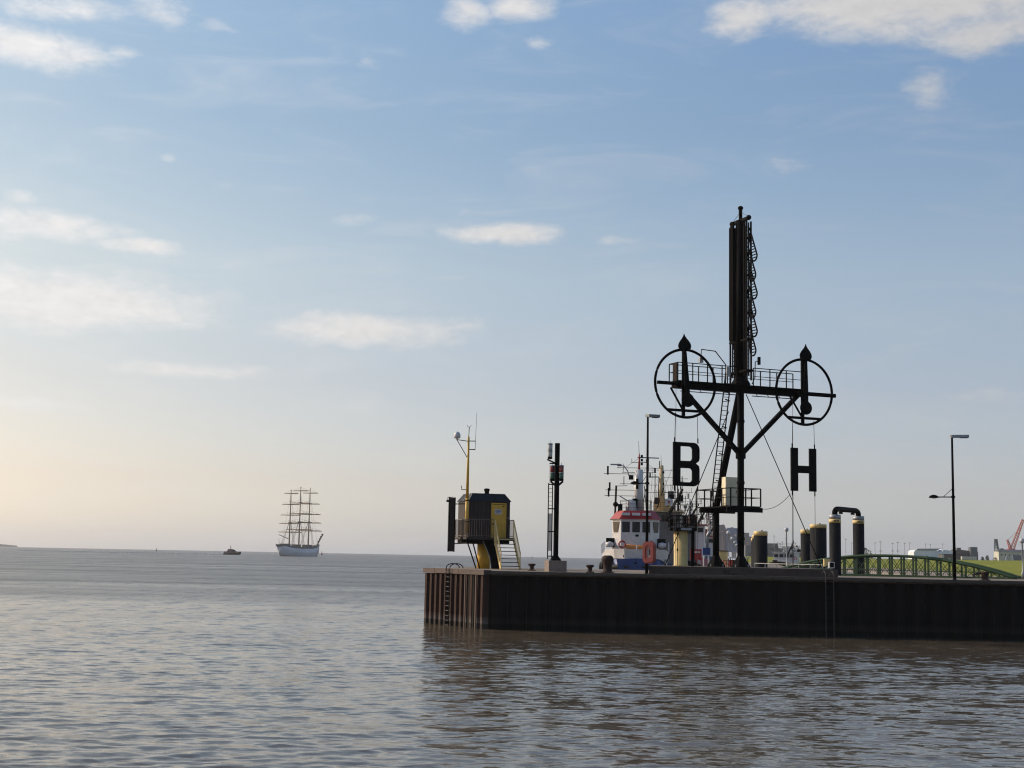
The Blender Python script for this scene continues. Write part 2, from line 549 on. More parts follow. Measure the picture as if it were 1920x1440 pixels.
# ------------------------------------------------------------------ water
def make_water():
    rng = np.random.default_rng(3)
    rr = [3.0]
    while rr[-1] < 21:
        rr.append(rr[-1] * 1.06)
    while rr[-1] < 700:
        rr.append(rr[-1] * (1.0034 if rr[-1] < 100 else 1.0055 if rr[-1] < 160 else 1.009))
    while rr[-1] < 9400:
        rr.append(rr[-1] * 1.07)
    r = np.array(rr)
    a = np.concatenate([np.radians(np.linspace(-180, -27, 40))[:-1], np.radians(np.linspace(-27, 27, 470)), np.radians(np.linspace(27, 180, 40))[1:]])
    RR, AA = np.meshgrid(r, a, indexing='ij')
    X, Y = RR * np.sin(AA), RR * np.cos(AA)
    dr = np.gradient(r)[:, None]
    da = np.maximum(np.gradient(a)[None, :] * RR, 0)
    cell = np.maximum(dr, da)
    Z = np.zeros_like(X)
    patch = .75 + .25 * np.sin(Y * .045 + 1.3 * np.sin(X * .021) + .6) * np.sin(X * .017 + .8) + .18 * np.sin(Y * .11 + X * .03)
    patch = patch * (1 - .52 * np.clip((X + 9) / 15, 0, 1))
    for i in range(90):
        lam = .30 * (9.0 ** (i / 89.0))
        th = rng.normal(math.radians(99), .48)
        k = 2 * math.pi / lam
        amp = .0030 * lam * (1.0 if lam < .9 else max(.24, 1.0 - .55 * (lam - .9)))
        ph = rng.uniform(0, 6.28)
        fade = np.clip((lam / cell - 2.4) / 1.6, 0, 1)
        if fade.max() <= 0:
            continue
        s_ = np.sin(k * (X * math.cos(th) + Y * math.sin(th)) + ph + .5 * np.sin(X * .13 + i) * np.sin(Y * .10 + 2 * i))
        Z += amp * fade * (s_ + .40 * s_ * s_) * patch
    Z += -(RR ** 2) / (2 * EARTH)
    nr, na = X.shape
    vs = np.stack([X, Y, Z], -1).reshape(-1, 3)
    idx = np.arange(nr * na).reshape(nr, na)
    q = np.stack([idx[:-1, :-1], idx[:-1, 1:], idx[1:, 1:], idx[1:, :-1]], -1).reshape(-1, 4)
    me = bpy.data.meshes.new('water')
    me.vertices.add(len(vs))
    me.vertices.foreach_set('co', vs.ravel())
    me.loops.add(q.size)
    me.loops.foreach_set('vertex_index', q[:, ::-1].ravel().astype(np.int32))
    me.polygons.add(len(q))
    me.polygons.foreach_set('loop_start', np.arange(0, q.size, 4, dtype=np.int32))
    me.polygons.foreach_set('loop_total', np.full(len(q), 4, dtype=np.int32))
    me.polygons.foreach_set('use_smooth', np.ones(len(q), dtype=bool))
    me.update(calc_edges=True)
    m = bpy.data.materials.new('murky_estuary_water')
    m.use_nodes = True
    nt = m.node_tree
    b = nt.nodes['Principled BSDF']
    b.distribution = 'GGX'
    b.inputs['IOR'].default_value = 1.333
    g = nt.nodes.new('ShaderNodeNewGeometry')

    def nz(scl, scale, detail):
        mp = nt.nodes.new('ShaderNodeVectorMath')
        mp.operation = 'MULTIPLY'
        mp.inputs[1].default_value = scl
        nt.links.new(g.outputs['Position'], mp.inputs[0])
        n = nt.nodes.new('ShaderNodeTexNoise')
        n.inputs['Scale'].default_value = scale
        n.inputs['Detail'].default_value = detail
        n.inputs['Roughness'].default_value = .6
        nt.links.new(mp.outputs[0], n.inputs['Vector'])
        return n

    # ripples too small for the mesh or the picture widen the highlight further out on the river
    ln_ = nt.nodes.new('ShaderNodeVectorMath')
    ln_.operation = 'LENGTH'
    nt.links.new(g.outputs['Position'], ln_.inputs[0])
    rg = nt.nodes.new('ShaderNodeMapRange')
    rg.interpolation_type = 'SMOOTHSTEP'
    rg.inputs[1].default_value = 50
    rg.inputs[2].default_value = 200
    rg.inputs[3].default_value = .10
    rg.inputs[4].default_value = .42
    nt.links.new(ln_.outputs[1], rg.inputs[0])
    rg.inputs[4].default_value = .335
    wind = nz((.16, 1.0, 0), .05, 6)
    wm = nt.nodes.new('ShaderNodeMapRange')
    wm.inputs[1].default_value = .32
    wm.inputs[2].default_value = .68
    wm.inputs[3].default_value = .74
    wm.inputs[4].default_value = 1.25
    nt.links.new(wind.outputs[0], wm.inputs[0])
    rm = nt.nodes.new('ShaderNodeMath')
    rm.operation = 'MULTIPLY'
    nt.links.new(rg.outputs[0], rm.inputs[0])
    nt.links.new(wm.outputs[0], rm.inputs[1])
    nt.links.new(rm.outputs[0], b.inputs['Roughness'])
    # wind-ruffled and calmer patches
    big = nz((.35, 1.0, 0), .035, 3)
    mr = nt.nodes.new('ShaderNodeMapRange')
    mr.inputs[1].default_value = .35
    mr.inputs[2].default_value = .65
    mr.inputs[3].default_value = .45
    mr.inputs[4].default_value = 1.05
    nt.links.new(big.outputs[0], mr.inputs[0])
    rip = nz((.42, 1.0, 0), 3.2, 6)
    sub = nt.nodes.new('ShaderNodeVectorMath')
    sub.operation = 'SUBTRACT'
    sub.inputs[1].default_value = (.5, .5, .5)
    nt.links.new(rip.outputs['Color'], sub.inputs[0])
    flat = nt.nodes.new('ShaderNodeVectorMath')
    flat.operation = 'MULTIPLY'
    flat.inputs[1].default_value = (.7, 1.0, 0)
    rip2 = nz((.45, 1.0, 0), .75, 3)
    sub2 = nt.nodes.new('ShaderNodeVectorMath')
    sub2.operation = 'MULTIPLY_ADD'
    sub2.inputs[1].default_value = (.45, .45, .45)
    sub2.inputs[2].default_value = (-.225, -.225, -.225)
    nt.links.new(rip2.outputs['Color'], sub2.inputs[0])
    both = nt.nodes.new('ShaderNodeVectorMath')
    nt.links.new(sub.outputs[0], both.inputs[0])
    nt.links.new(sub2.outputs[0], both.inputs[1])
    nt.links.new(both.outputs[0], flat.inputs[0])
    sc_ = nt.nodes.new('ShaderNodeVectorMath')
    sc_.operation = 'SCALE'
    nt.links.new(flat.outputs[0], sc_.inputs[0])
    # lee of the pier: smaller ripples in the sheltered harbour mouth
    px_ = nt.nodes.new('ShaderNodeSeparateXYZ')
    nt.links.new(g.outputs['Position'], px_.inputs[0])
    lee = nt.nodes.new('ShaderNodeMapRange')
    lee.interpolation_type = 'SMOOTHSTEP'
    lee.inputs[1].default_value = -9
    lee.inputs[2].default_value = 6
    lee.inputs[3].default_value = 1.0
    lee.inputs[4].default_value = 1.0
    nt.links.new(px_.outputs[0], lee.inputs[0])
    lm_ = nt.nodes.new('ShaderNodeMath')
    lm_.operation = 'MULTIPLY'
    nt.links.new(mr.outputs[0], lm_.inputs[0])
    nt.links.new(lee.outputs[0], lm_.inputs[1])
    nt.links.new(lm_.outputs[0], sc_.inputs[3])
    # wave groups further out: long patches of steeper and flatter water
    tilt = None
    for (scl, lo_, hi_, amp_) in (((.62, .15, 0), 45, 110, .50), ((.16, .028, 0), 150, 420, .50), ((.03, .0045, 0), 500, 1500, .45)):
        nn_ = nz(scl, 1.0, 4)
        fd_ = nt.nodes.new('ShaderNodeMapRange')
        fd_.inputs[1].default_value = lo_
        fd_.inputs[2].default_value = hi_
        fd_.inputs[4].default_value = amp_
        nt.links.new(ln_.outputs[1], fd_.inputs[0])
        a1 = nt.nodes.new('ShaderNodeMath')
        a1.operation = 'SUBTRACT'
        a1.inputs[1].default_value = .5
        nt.links.new(nn_.outputs[0], a1.inputs[0])
        a2 = nt.nodes.new('ShaderNodeMath')
        a2.operation = 'MULTIPLY'
        nt.links.new(a1.outputs[0], a2.inputs[0])
        nt.links.new(fd_.outputs[0], a2.inputs[1])
        if tilt is None:
            tilt = a2.outputs[0]
        else:
            a3 = nt.nodes.new('ShaderNodeMath')
            nt.links.new(tilt, a3.inputs[0])
            nt.links.new(a2.outputs[0], a3.inputs[1])
            tilt = a3.outputs[0]
    tv = nt.nodes.new('ShaderNodeCombineXYZ')
    nt.links.new(tilt, tv.inputs[1])
    tn = nt.nodes.new('ShaderNodeVectorMath')
    nt.links.new(g.outputs['Normal'], tn.inputs[0])
    nt.links.new(tv.outputs[0], tn.inputs[1])
    ad = nt.nodes.new('ShaderNodeVectorMath')
    nt.links.new(tn.outputs[0], ad.inputs[0])
    nt.links.new(sc_.outputs[0], ad.inputs[1])
    no = nt.nodes.new('ShaderNodeVectorMath')
    no.operation = 'NORMALIZE'
    nt.links.new(ad.outputs[0], no.inputs[0])
    nt.links.new(no.outputs[0], b.inputs['Normal'])
    silt = nz((.5, 1.0, 0), .12, 4)
    cr_ = nt.nodes.new('ShaderNodeValToRGB')
    cr_.color_ramp.elements[0].position = .35
    cr_.color_ramp.elements[1].position = .7
    cr_.color_ramp.elements[0].color = (.074, .058, .039, 1)
    cr_.color_ramp.elements[1].color = (.100, .077, .051, 1)
    nt.links.new(silt.outputs[0], cr_.inputs[0])
    nt.links.new(cr_.outputs[0], b.inputs['Base Color'])
    me.materials.append(m)
    o = bpy.data.objects.new('water', me)
    col.objects.link(o)
    o['kind'] = 'structure'


make_water()

# ------------------------------------------------------------------ pier deck, sheet-pile walls, coping
QZ = 3.5
CX, CY = at(915, 1175, 85.0).x, 85.0          # front left corner of the pier
LX, LY = at(800, 1165, 91.8).x, 91.8          # far left corner
deck_poly = [(CX + .15, CY + .3), (72, CY + .3), (72, 99), (21.96, 99), (94.1, 500), (82.2, 500), (12.5, 113), (-3.6, 112), (LX + .3, LY + .15)]
MB().prism([(x, y, -2.0) for x, y in deck_poly], (0, 0, 2.0 + QZ)).build('pier_deck', DECK, kind='structure')


def pile_profile(p, dep):
    return [(0, .05), (0, 0), (p * .16, 0), (p * .32, -dep), (p * .68, -dep), (p * .84, 0), (p - .004, 0), (p - .004, .05)]


def wall_run(name, p0, p1, pitch, dep, m, label):
    d = Vector((p1[0] - p0[0], p1[1] - p0[1], 0))
    L = d.length
    rz = math.atan2(d.y, d.x)
    w = thing(name, label, 'quay wall', (p0[0], p0[1], 0), rz)
    w['kind'] = 'structure'
    del w['category']
    n = int(L / pitch)
    pt = L / n
    first = MB().prism([(x, y, -1.5) for x, y in pile_profile(pt, dep)], (0, 0, 1.5 + QZ - .26)).build('sheet_pile', m, w)
    for i in range(1, n):
        c = first.copy()
        col.objects.link(c)
        c.parent = w
        c.location = (i * pt, random.uniform(-.015, .015), 0)
    return w, L


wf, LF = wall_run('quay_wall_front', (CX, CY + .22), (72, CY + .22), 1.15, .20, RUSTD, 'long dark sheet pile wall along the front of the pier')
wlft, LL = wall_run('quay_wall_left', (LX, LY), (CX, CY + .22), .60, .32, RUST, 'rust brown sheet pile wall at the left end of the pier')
# coping stones / timbers
x = 0.0
while x < LF - 1:
    l = 4.3
    MB().box((x + l / 2 - .01, -.06, QZ - .065), (l - .035, .62, .19)).build('coping_beam', COPING, wf)
    x += l
for i in range(5):
    l = LL / 5
    MB().box((i * l + l / 2, -.10, QZ - .08), (l - .03, .56, .30)).build('coping_timber', CAPWOOD, wlft)
# dark recessed fender column in the left wall
MB().box((LL * .79, -.24, 1.35), (.75, .12, 3.9)).build('fender_plate', RUSTD, wlft)
for sx_, w_ in ((LL * .70, .10), (LL * .87, .12)):
    MB().box((sx_, -.30, 1.4), (w_, .10, 3.8)).build('fender_timber', CAPWOOD, wlft)


def quay_ladder(loc, rz, label, m, m2):
    t = thing('quay_ladder', label, 'ladder', loc, rz, 'ladders on the quay wall')
    for s_ in (-.24, .24):
        a = MB()
        a.path([(s_, -.42, -4.2), (s_, -.42, .0)] + [(s_, -.42 + .48 * (1 - math.cos(k * math.pi / 8)), .28 * math.sin(k * math.pi / 8) + .12) for k in range(9)], .03)
        a.build('ladder_rail', m, t)
    for k in range(13):
        MB().tube((-.24, -.42, -.15 - .3 * k), (.24, -.42, -.15 - .3 * k), .02, n=6).build('rung', m2, t)
    return t


dl = Vector((CX - LX, CY - LY, 0))
pl = Vector((LX, LY, QZ)) + dl * .44
quay_ladder(pl, math.atan2(dl.y, dl.x), 'black hooped ladder on the rusty wall beside the hut', BLACK2, mat('worn_rung_steel', (.045, .042, .04), .7))
p = at(1553, 1085, 85)
quay_ladder((p.x, CY + .05, QZ), 0, 'grey hooped ladder on the front wall below the plinth', mat('dull_grey_steel', (.05, .048, .046), .7, spec=.2), BLACK2)

# plinth under the semaphore
pa, pb = at(1217, 1070, 86.2).x, at(1571, 1070, 86.2).x
pe = MB()
pe.prism([(pa, 86.2, QZ + .004), (pb, 86.2, QZ + .004), (pb, 95, QZ + .004), (pa + 1, 95, QZ + .004)], (0, 0, .5))
tag(pe.build('concrete_plinth', PLINTH), 'low brown concrete plinth carrying the signal tower', 'plinth')
PZ = QZ + .504


# ------------------------------------------------------------------ semaphore tower
TH = R(22)
SX, SY = at(1389, 1060, 88.3).x, 88.3
sem = thing('semaphore_tower', 'tall black semaphore tower with two ringed dials and folded arms', 'signal tower', (SX, SY, PZ), TH)


def sz(py):
    return at(1389, py, SY).z - PZ


def su(px, z=11.0, v=0.0):
    lo, hi = -12.0, 12.0
    for _ in range(50):
        u = (lo + hi) / 2
        P = (SX + u * math.cos(TH) - v * math.sin(TH), SY + u * math.sin(TH) + v * math.cos(TH), PZ + z)
        if proj(P)[0] < px:
            lo = u
        else:
            hi = u
    return u


def szat(py, u, v=0.0):
    lo, hi = -2.0, 40.0
    for _ in range(50):
        z = (lo + hi) / 2
        P = (SX + u * math.cos(TH) - v * math.sin(TH), SY + u * math.sin(TH) + v * math.cos(TH), PZ + z)
        if proj(P)[1] > py:
            lo = z
        else:
            hi = z
    return z


zb = sz(731)                                   # main beam
zp = sz(950)                                   # lower platform
MB().tube((0, 0, .02), (0, 0, zb), .215, n=20).build('column', BLACK, sem, True)
vl = 3.06
a = MB().tube((0, vl, .02), (0, vl, zp), .215, n=20)
a.tube((0, vl, zp - .05), (0, .12, zb - .1), .215, n=20)
a.build('rear_leg', BLACK, sem, True)
for v in (0, vl):
    MB().lathe([(.62, 0), (.62, .06), (.30, .55), (.22, .75)], (0, v, 0), 8).build('foot', BLACK, sem)
    for k in range(4):
        t = k * math.pi / 2 + .4
        MB().lathe([(.05, 0), (.05, .14)], (.55 * math.cos(t), v + .55 * math.sin(t), .03), 6).build('anchor_bolt', GREYM, sem)
# lower platform
ua, ub, va, vb = -.95, 1.25, -.35, 4.0
MB().box(((ua + ub) / 2, (va + vb) / 2, zp), (ub - ua, vb - va, .08)).build('platform_grating', BLACK2, sem)
for v in (-.28, vl):
    MB().box((.1, v, zp - .20), (2.6, .16, .30)).build('platform_beam', BLACK, sem)
MB().box((.0, vl / 2, zp - .22), (.18, vl, .26)).build('platform_beam', BLACK, sem)


def railing(parent, pts, h, m, rails=(1.0, .5), post=.04, rail=.035, step=1.2, closed=False):
    segs = list(zip(pts, pts[1:] + ([pts[0]] if closed else [])))[:len(pts) if closed else len(pts) - 1]
    for p, q in segs:
        p, q = Vector(p), Vector(q)
        n = max(1, int(round((q - p).length / step)))
        for i in range(n + (0 if closed else 1)):
            P = p + (q - p) * (i / n)
            MB().bar(P, P + Vector((0, 0, h)), post).build('rail_post', m, parent)
        for f_ in rails:
            MB().bar(p + Vector((0, 0, h * f_)), q + Vector((0, 0, h * f_)), rail if f_ == 1.0 else rail * .7).build('rail', m, parent)


railing(sem, [(ua, va, zp), (ub, va, zp), (ub, vb, zp), (ua, vb, zp)], 1.15, BLACK, post=.07, rail=.06, step=1.15, closed=True)
# main beam, walkway, arms
uL, uLt, uR, uRt = su(1262), su(1228), su(1499), su(1560)
MB().box(((uL + uR) / 2, 0, zb), (uR - uL, .42, .38)).build('main_beam', BLACK, sem)
MB().box(((uL + uLt) / 2 - .01, -.35, zb + .06), (uL - uLt, .2, .2)).build('beam_arm', BLACK, sem)
MB().box(((uR + uRt) / 2 + .01, -.35, zb), (uRt - uR, .2, .24)).build('beam_arm', BLACK, sem)
for u in (uL + .12, uR - .12):
    MB().box((u, -.22, zb), (.24, .46, .36)).build('beam_bracket', BLACK, sem)
MB().box(((uL + uR) / 2, .05, zb + .235), (uR - uL - .02, 1.2, .06)).build('walkway', BLACK2, sem)
for s0, s1 in ((uL + .3, -.6), (.6, uR - .5)):
    MB().bar((s0, -.40, zb - .40), (s1, -.40, zb - .40), .05).build('cable_tray', BLACK, sem)
    for k in range(4):
        u = s0 + (s1 - s0) * (k + .5) / 4
        MB().bar((u, -.40, zb - .40), (u, -.15, zb - .18), .03).build('tray_hanger', BLACK, sem)
zw = zb + .27
for v in (-.52, .60):
    railing(sem, [(uL + .05, v, zw), (-.62, v, zw)], 1.12, BLACK, rails=(1.0, .52), post=.055, rail=.05, step=1.15)
    railing(sem, [(.62, v, zw), (uR - .1, v, zw)], 1.12, BLACK, rails=(1.0, .52), post=.055, rail=.05, step=1.15)
railing(sem, [(uL + .05, -.52, zw), (uL + .05, .60, zw)], 1.12, BLACK, post=.055, rail=.05)
MB().box((uL + .02, -.2, zw + .56), (.05, .5, 1.12)).build('end_panel', mat('end_panel_brown', (.022, .013, .011), .8, spec=.1), sem)
# braces
zj = sz(850)
for py_ in (1010, 905, 790):
    MB().lathe([(.235, -.09), (.25, -.07), (.25, .07), (.235, .09)], (0, 0, sz(py_)), 20).build('column_flange', BLACK, sem)
for u1, z1 in ((su(1297), szat(752, su(1297))), (su(1495), szat(745, su(1495)))):
    MB().bar((math.copysign(.12, u1), 0, zj), (u1, 0, z1 + .1), .26, .26).build('brace', BLACK, sem)
MB().lathe([(.30, -.35), (.32, -.3), (.32, .3), (.30, .35)], (0, 0, zj), 12).build('brace_collar', BLACK, sem)
# ladder beside the rear leg, from the platform to the walkway
l0, l1 = Vector((-.62, vl - .7, zp)), Vector((-.55, .55, zw + .9))
for s_ in (-.22, .22):
    MB().bar(l0 + Vector((s_, 0, 0)), l1 + Vector((s_, 0, 0)), .06).build('ladder_rail', BLACK, sem)
nr_ = 30
for k in range(nr_):
    P = l0 + (l1 - l0) * ((k + .5) / nr_)
    MB().tube(P - Vector((.22, 0, 0)), P + Vector((.22, 0, 0)), .022, n=6).build('rung', BLACK, sem)
for k in (6, 12, 18, 24):
    P = l0 + (l1 - l0) * (k / nr_)
    MB().bar(P, P + Vector((.5, .35, -.05)), .10, .05).build('ladder_bracket', BLACK, sem)
# mast head
zf, zt1, zt = sz(716), sz(414), sz(393)
MB().lathe([(.62, 0), (.62, .06), (.34, .55), (.30, .62)], (0, 0, zf - .2), 12).build('mast_flange', BLACK, sem)
MB().tube((0, 0, zf), (0, 0, zt1), .36, .32, n=20).build('mast', BLACK, sem, True)
MB().box((0, .50, (zf + zt1) / 2 + .9), (.10, .76, zt1 - zf - 2.6)).build('mast_web', BLACK, sem)
MB().box((0, -.44, (zf + zt1) / 2 + .9), (.10, .46, zt1 - zf - 2.8)).build('mast_web', BLACK, sem)
MB().lathe([(.12, 0), (.12, zt - zt1), (.17, zt - zt1 + .03), (.17, zt - zt1 + .16), (.10, zt - zt1 + .22)], (0, 0, zt1), 12).build('mast_top', BLACK, sem)
MB().bar((.0, 1.05, zt1 - .02), (.0, -1.0, zt1 - .02), .22, .20).build('crosshead', BLACK, sem)
for v in (1.05, -1.0):
    MB().ball((0, v, zt1), .17).build('sheave', BLACK, sem)
    MB().tube((0, v * .9, zt1 + .1), (0, .0, zt - .15), .015, n=5).build('stay_wire', ROPE, sem)
MB().box((0, .0, zf + .62), (.5, 2.2, .14)).build('spreader', BLACK, sem)
MB().box((0, .0, szat(640, 0)), (.4, 2.2, .12)).build('spreader', BLACK, sem)
for sgn in (-1, 1):                              # side frames with rungs
    for u in (-.16, .16):
        MB().bar((u, sgn * 1.0, zf), (u, sgn * 1.0, zt1 - .25), .09).build('side_rail', BLACK, sem)
        MB().bar((u, sgn * .72, zf + .3), (u, sgn * .72, zt1 - .25), .07).build('side_rail', BLACK, sem)
    nn = 38
    for k in range(nn):
        z = zf + .4 + (zt1 - zf - 1.0) * k / (nn - 1)
        MB().bar((0, sgn * .28, z), (0, sgn * 1.0, z), .04).build('rung', BLACK, sem)
# six drop-shaped slatted arms folded down
bott = [489, 525, 560, 595, 631, 667]
for sgn in (-1,):
    for i, py in enumerate(bott):
        ve, rr_ = 1.58, .32
        zc_ = szat(py, 0, -1.6) + rr_
        ztop = zc_ + 1.95
        u = (-.05 if i % 2 else .05)
        pts = [Vector((u, sgn * 1.02, ztop))]
        for k in range(10):
            t = R(8 - k * 19.0)
            pts.append(Vector((u, sgn * (ve + rr_ * math.cos(t)), zc_ + rr_ * math.sin(t))))
        pts += [Vector((u, sgn * (ve - rr_), zc_ + .12)), Vector((u, sgn * .98, ztop - .35))]
        arm = MB().path(pts, .055, 6).build('signal_arm', BLACK, sem)
        for k in range(10):
            z = zc_ - .1 + k * .19
            f_ = (ztop - z) / (ztop - zc_)
            vo = 1.02 + (ve + rr_ - 1.02) * min(1, f_)
            vi = .98 + (ve - rr_ - .98) * min(1, f_)
            MB().bar((u, sgn * vi, z), (u, sgn * vo, z), .055).build('slat', BLACK, arm)
        MB().bar((u, sgn * .1, ztop + .35), (u, sgn * 1.0, ztop - .9), .05).build('arm_lever', BLACK, arm)
# tall folded panels on the left of the mast
for (v, w_, y0, y1, u) in ((.74, .30, 428, 640, -.26), (.46, .24, 420, 641, -.36), (.22, .22, 418, 640, -.43)):
    z0, z1 = szat(y1, 0, v), szat(y0, 0, v)
    MB().box((u, v, (z0 + z1) / 2), (.07, w_, z1 - z0)).build('folded_panel', BLACK2, sem)
    for s_ in (-1, 1):
        MB().box((u - .05, v + s_ * (w_ / 2 - .03), (z0 + z1) / 2), (.05, .05, z1 - z0 - .05)).build('panel_stiffener', mat('dark_brown_black', (.007, .006, .0055), .7, spec=.03), sem)
# cctv bracket and floodlights
MB().path([(.55, -.5, zw + .1), (.75, -.5, zw + .5), (.78, -.5, zw + 1.55), (1.0, -.5, zw + 1.6)], .035).build('camera_bracket', BLACK, sem)
MB().box((1.06, -.5, zw + 1.62), (.12, .2, .5)).build('aerial_panel', BLACK2, sem)
ul = su(1352)
MB().path([(ul, -.56, zw), (ul, -.56, zw + 1.2), (ul - .75, -.56, zw + 2.0), (ul - 1.75, -.56, zw + 2.05), (ul - 1.8, -.56, zw + 1.5)], .035).build('lamp_bracket', BLACK, sem)
MB().box((ul - 1.8, -.56, zw + 1.35), (.26, .2, .3)).build('floodlight', GREYM, sem)
MB().box((ul + .18, -.58, zw + .75), (.22, .14, .6)).build('switch_box', GREYM, sem)

# dials
SPADE = [(0, 1.0), (.05, .86), (.15, .71), (.31, .53), (.42, .36), (.455, .22), (.43, .08), (.33, -.05), (.22, -.13), (.16, .02), (.10, .03)]
dial_c = []
for px, py, tilt in ((1285, 719, 4.0), (1508, 735, 0.0)):
    v0 = -.72
    u0 = su(px, zb, v0)
    z0 = szat(py, u0, v0)
    dial_c.append((u0, z0))
    RD = 2.13
    dial = MB().ring((u0, v0, z0), (1, 0, 0), (0, 0, 1), RD, .085, 64, 8).build('dial_ring', BLACK, sem, True)
    MB().box((u0 - .12, v0 + .02, z0), (.20, .12, 2 * RD)).build('dial_post', BLACK, dial)
    ch = math.sqrt(RD ** 2 - (RD * .80) ** 2)
    MB().box((u0, v0, z0 - RD * .80), (2 * ch, .14, .16)).build('dial_chord', BLACK, dial)
    MB().bar((u0 - .75, -.2, zb - .2), (u0 - .12, v0, z0 - RD * .82), .12).build('dial_strut', BLACK, dial)
    MB().box((u0, v0 / 2, zb), (.5, -v0, .4)).build('dial_mount', BLACK, dial)
    # pointer
    ct, st = math.cos(R(tilt)), math.sin(R(tilt))

    def to3(a_, b_):
        return (u0 + a_ * ct - b_ * st, v0 - .22, z0 + a_ * st + b_ * ct)
    o_ = [(x_, y_ + 2.12) for x_, y_ in SPADE]
    out = o_[:] + [(.10, 2.0), (.17, .0), (.16, -.62)]
    out += [(.0 + .44 * math.sin(R(t)), -1.06 + .44 * math.cos(R(t))) for t in range(28, 333, 18)]
    out += [(-.16, -.62), (-.17, 0), (-.10, 2.0)] + [(-x_, y_) for x_, y_ in reversed(o_[1:])]
    fill_shape(out, [], to3, (0, .06, 0), 'pointer', BLACK, dial)
    MB().tube((u0, v0 - .26, z0), (u0, v0 + .1, z0), .12, n=12).build('pivot', BLACK, dial)


# hanging letters
def round_rect(x0, y0, x1, y1, r, corners=(1, 1, 1, 1)):
    pts = []
    for (cx_, cy_, a0, on) in ((x1 - r, y0 + r, -90, corners[0]), (x1 - r, y1 - r, 0, corners[1]), (x0 + r, y1 - r, 90, corners[2]), (x0 + r, y0 + r, 180, corners[3])):
        if on:
            pts += [(cx_ + r * math.cos(R(a0 + k * 22.5)), cy_ + r * math.sin(R(a0 + k * 22.5))) for k in range(5)]
        else:
            pts.append((x1 if cx_ > (x0 + x1) / 2 else x0, y1 if cy_ > (y0 + y1) / 2 else y0))
    return pts


def letter(name, label, px0, px1, py0, py1, dc, cat='letter sign'):
    v0 = -.72
    pm = (px0 + px1) / 2
    zc = szat((py0 + py1) / 2, su(pm, 7, v0), v0)
    u0, u1 = su(px0, zc, v0), su(px1, zc, v0)
    uc = (u0 + u1) / 2
    z0, z1 = szat(py1, uc, v0), szat(py0, uc, v0)
    W_, H_ = u1 - u0, z1 - z0
    base = Vector((SX, SY, PZ)) + Matrix.Rotation(TH, 3, 'Z') @ Vector((uc, v0, z0))
    t = None

    def to3(a_, b_):
        return (a_, -.06, b_)
    w = .27 * W_
    if name == 'letter_b':
        ri = .20
        out = [(-W_ / 2, 0)] + [(W_ / 2 - .42, 0)] + [(W_ / 2 - .42 + .42 * math.sin(R(k)), .42 - .42 * math.cos(R(k))) for k in (22, 45, 67, 90)]
        out += [(W_ / 2, H_ * .40), (W_ / 2 - .05, H_ * .47), (W_ / 2 - .26, H_ * .525), (W_ / 2 - .05, H_ * .58), (W_ / 2, H_ * .64)]
        out += [(W_ / 2, H_ - .42)] + [(W_ / 2 - .42 + .42 * math.cos(R(k)), H_ - .42 + .42 * math.sin(R(k))) for k in (22, 45, 67, 90)]
        out += [(-W_ / 2, H_)]
        h1 = round_rect(-W_ / 2 + w, .24, W_ / 2 - w, H_ * .41, ri, (1, 1, 0, 0))
        h2 = round_rect(-W_ / 2 + w, H_ * .575, W_ / 2 - w, H_ - .25, ri, (1, 1, 0, 0))
        t = fill_shape(out, [h1, h2], to3, (0, .12, 0), name, BLACK2)
    else:
        a_, b_ = W_ / 2, W_ / 2 - w
        out = [(-a_, 0), (-b_, 0), (-b_, H_ * .42), (b_, H_ * .42), (b_, 0), (a_, 0), (a_, H_), (b_, H_), (b_, H_ * .59), (-b_, H_ * .59), (-b_, H_), (-a_, H_)]
        t = fill_shape(out, [], to3, (0, .12, 0), name, BLACK2)
    t.location = base
    t.rotation_euler = (0, 0, TH)
    tag(t, label, cat, 'hanging letters on the signal tower')
    # hoisting wires belong to the tower
    for s_ in (-1, 1):
        ue = uc + s_ * (W_ / 2 - .1)
        MB().tube((ue, v0, z1 - .05), (ue + s_ * (-.05), v0, dc[1] - 1.85), .018, n=5).build('hoist_wire', ROPE, sem)
        MB().tube((ue, v0, z1 - .02), (ue, v0, z1 + .28), .045, n=6).build('shackle', BLACK, sem)
        MB().tube((ue, v0, z0 - .3), (ue, v0, z0 + .03), .045, n=6).build('shackle', BLACK, sem)
        MB().tube((ue, v0, z0), (ue + .02 * s_, v0, .02), .018, n=5).build('guide_wire', ROPE, sem)
    MB().tube((uc - W_ / 2 + .32, v0 + .25, .02), (uc - W_ / 2 + .32, v0 + .25, zb - .2), .014, n=5).build('guide_wire', ROPE, sem)
    return t


letter('letter_b', 'flat black letter B hanging below the left dial', 1262, 1311, 829.5, 911.5, dial_c[0])
letter('letter_h', 'flat black letter H hanging below the right dial', 1483, 1530, 840.5, 921, dial_c[1])
# stays from the beam to the plinth, slack cable
for (p_, q_) in (((.25, -.25, zb - .3), (su(1541, 0, -.9), -.9, .03)), ((-.35, .9, sz(770)), (su(1247, 0, 1.2), 1.2, .03))):
    MB().tube(p_, q_, .028, n=6).build('stay_wire', BLACK, sem)
q0, q1 = Vector((ub, va, zp - .1)), Vector((su(1482, 5, -.72), -.72, szat(926, su(1482, 5, -.72), -.72)))
MB().path([q0 + (q1 - q0) * t + Vector((0, 0, -.62 * 4 * t * (1 - t) * .55)) for t in [k / 10 for k in range(11)]], .018, 5).build('slack_cable', ROPE, sem)
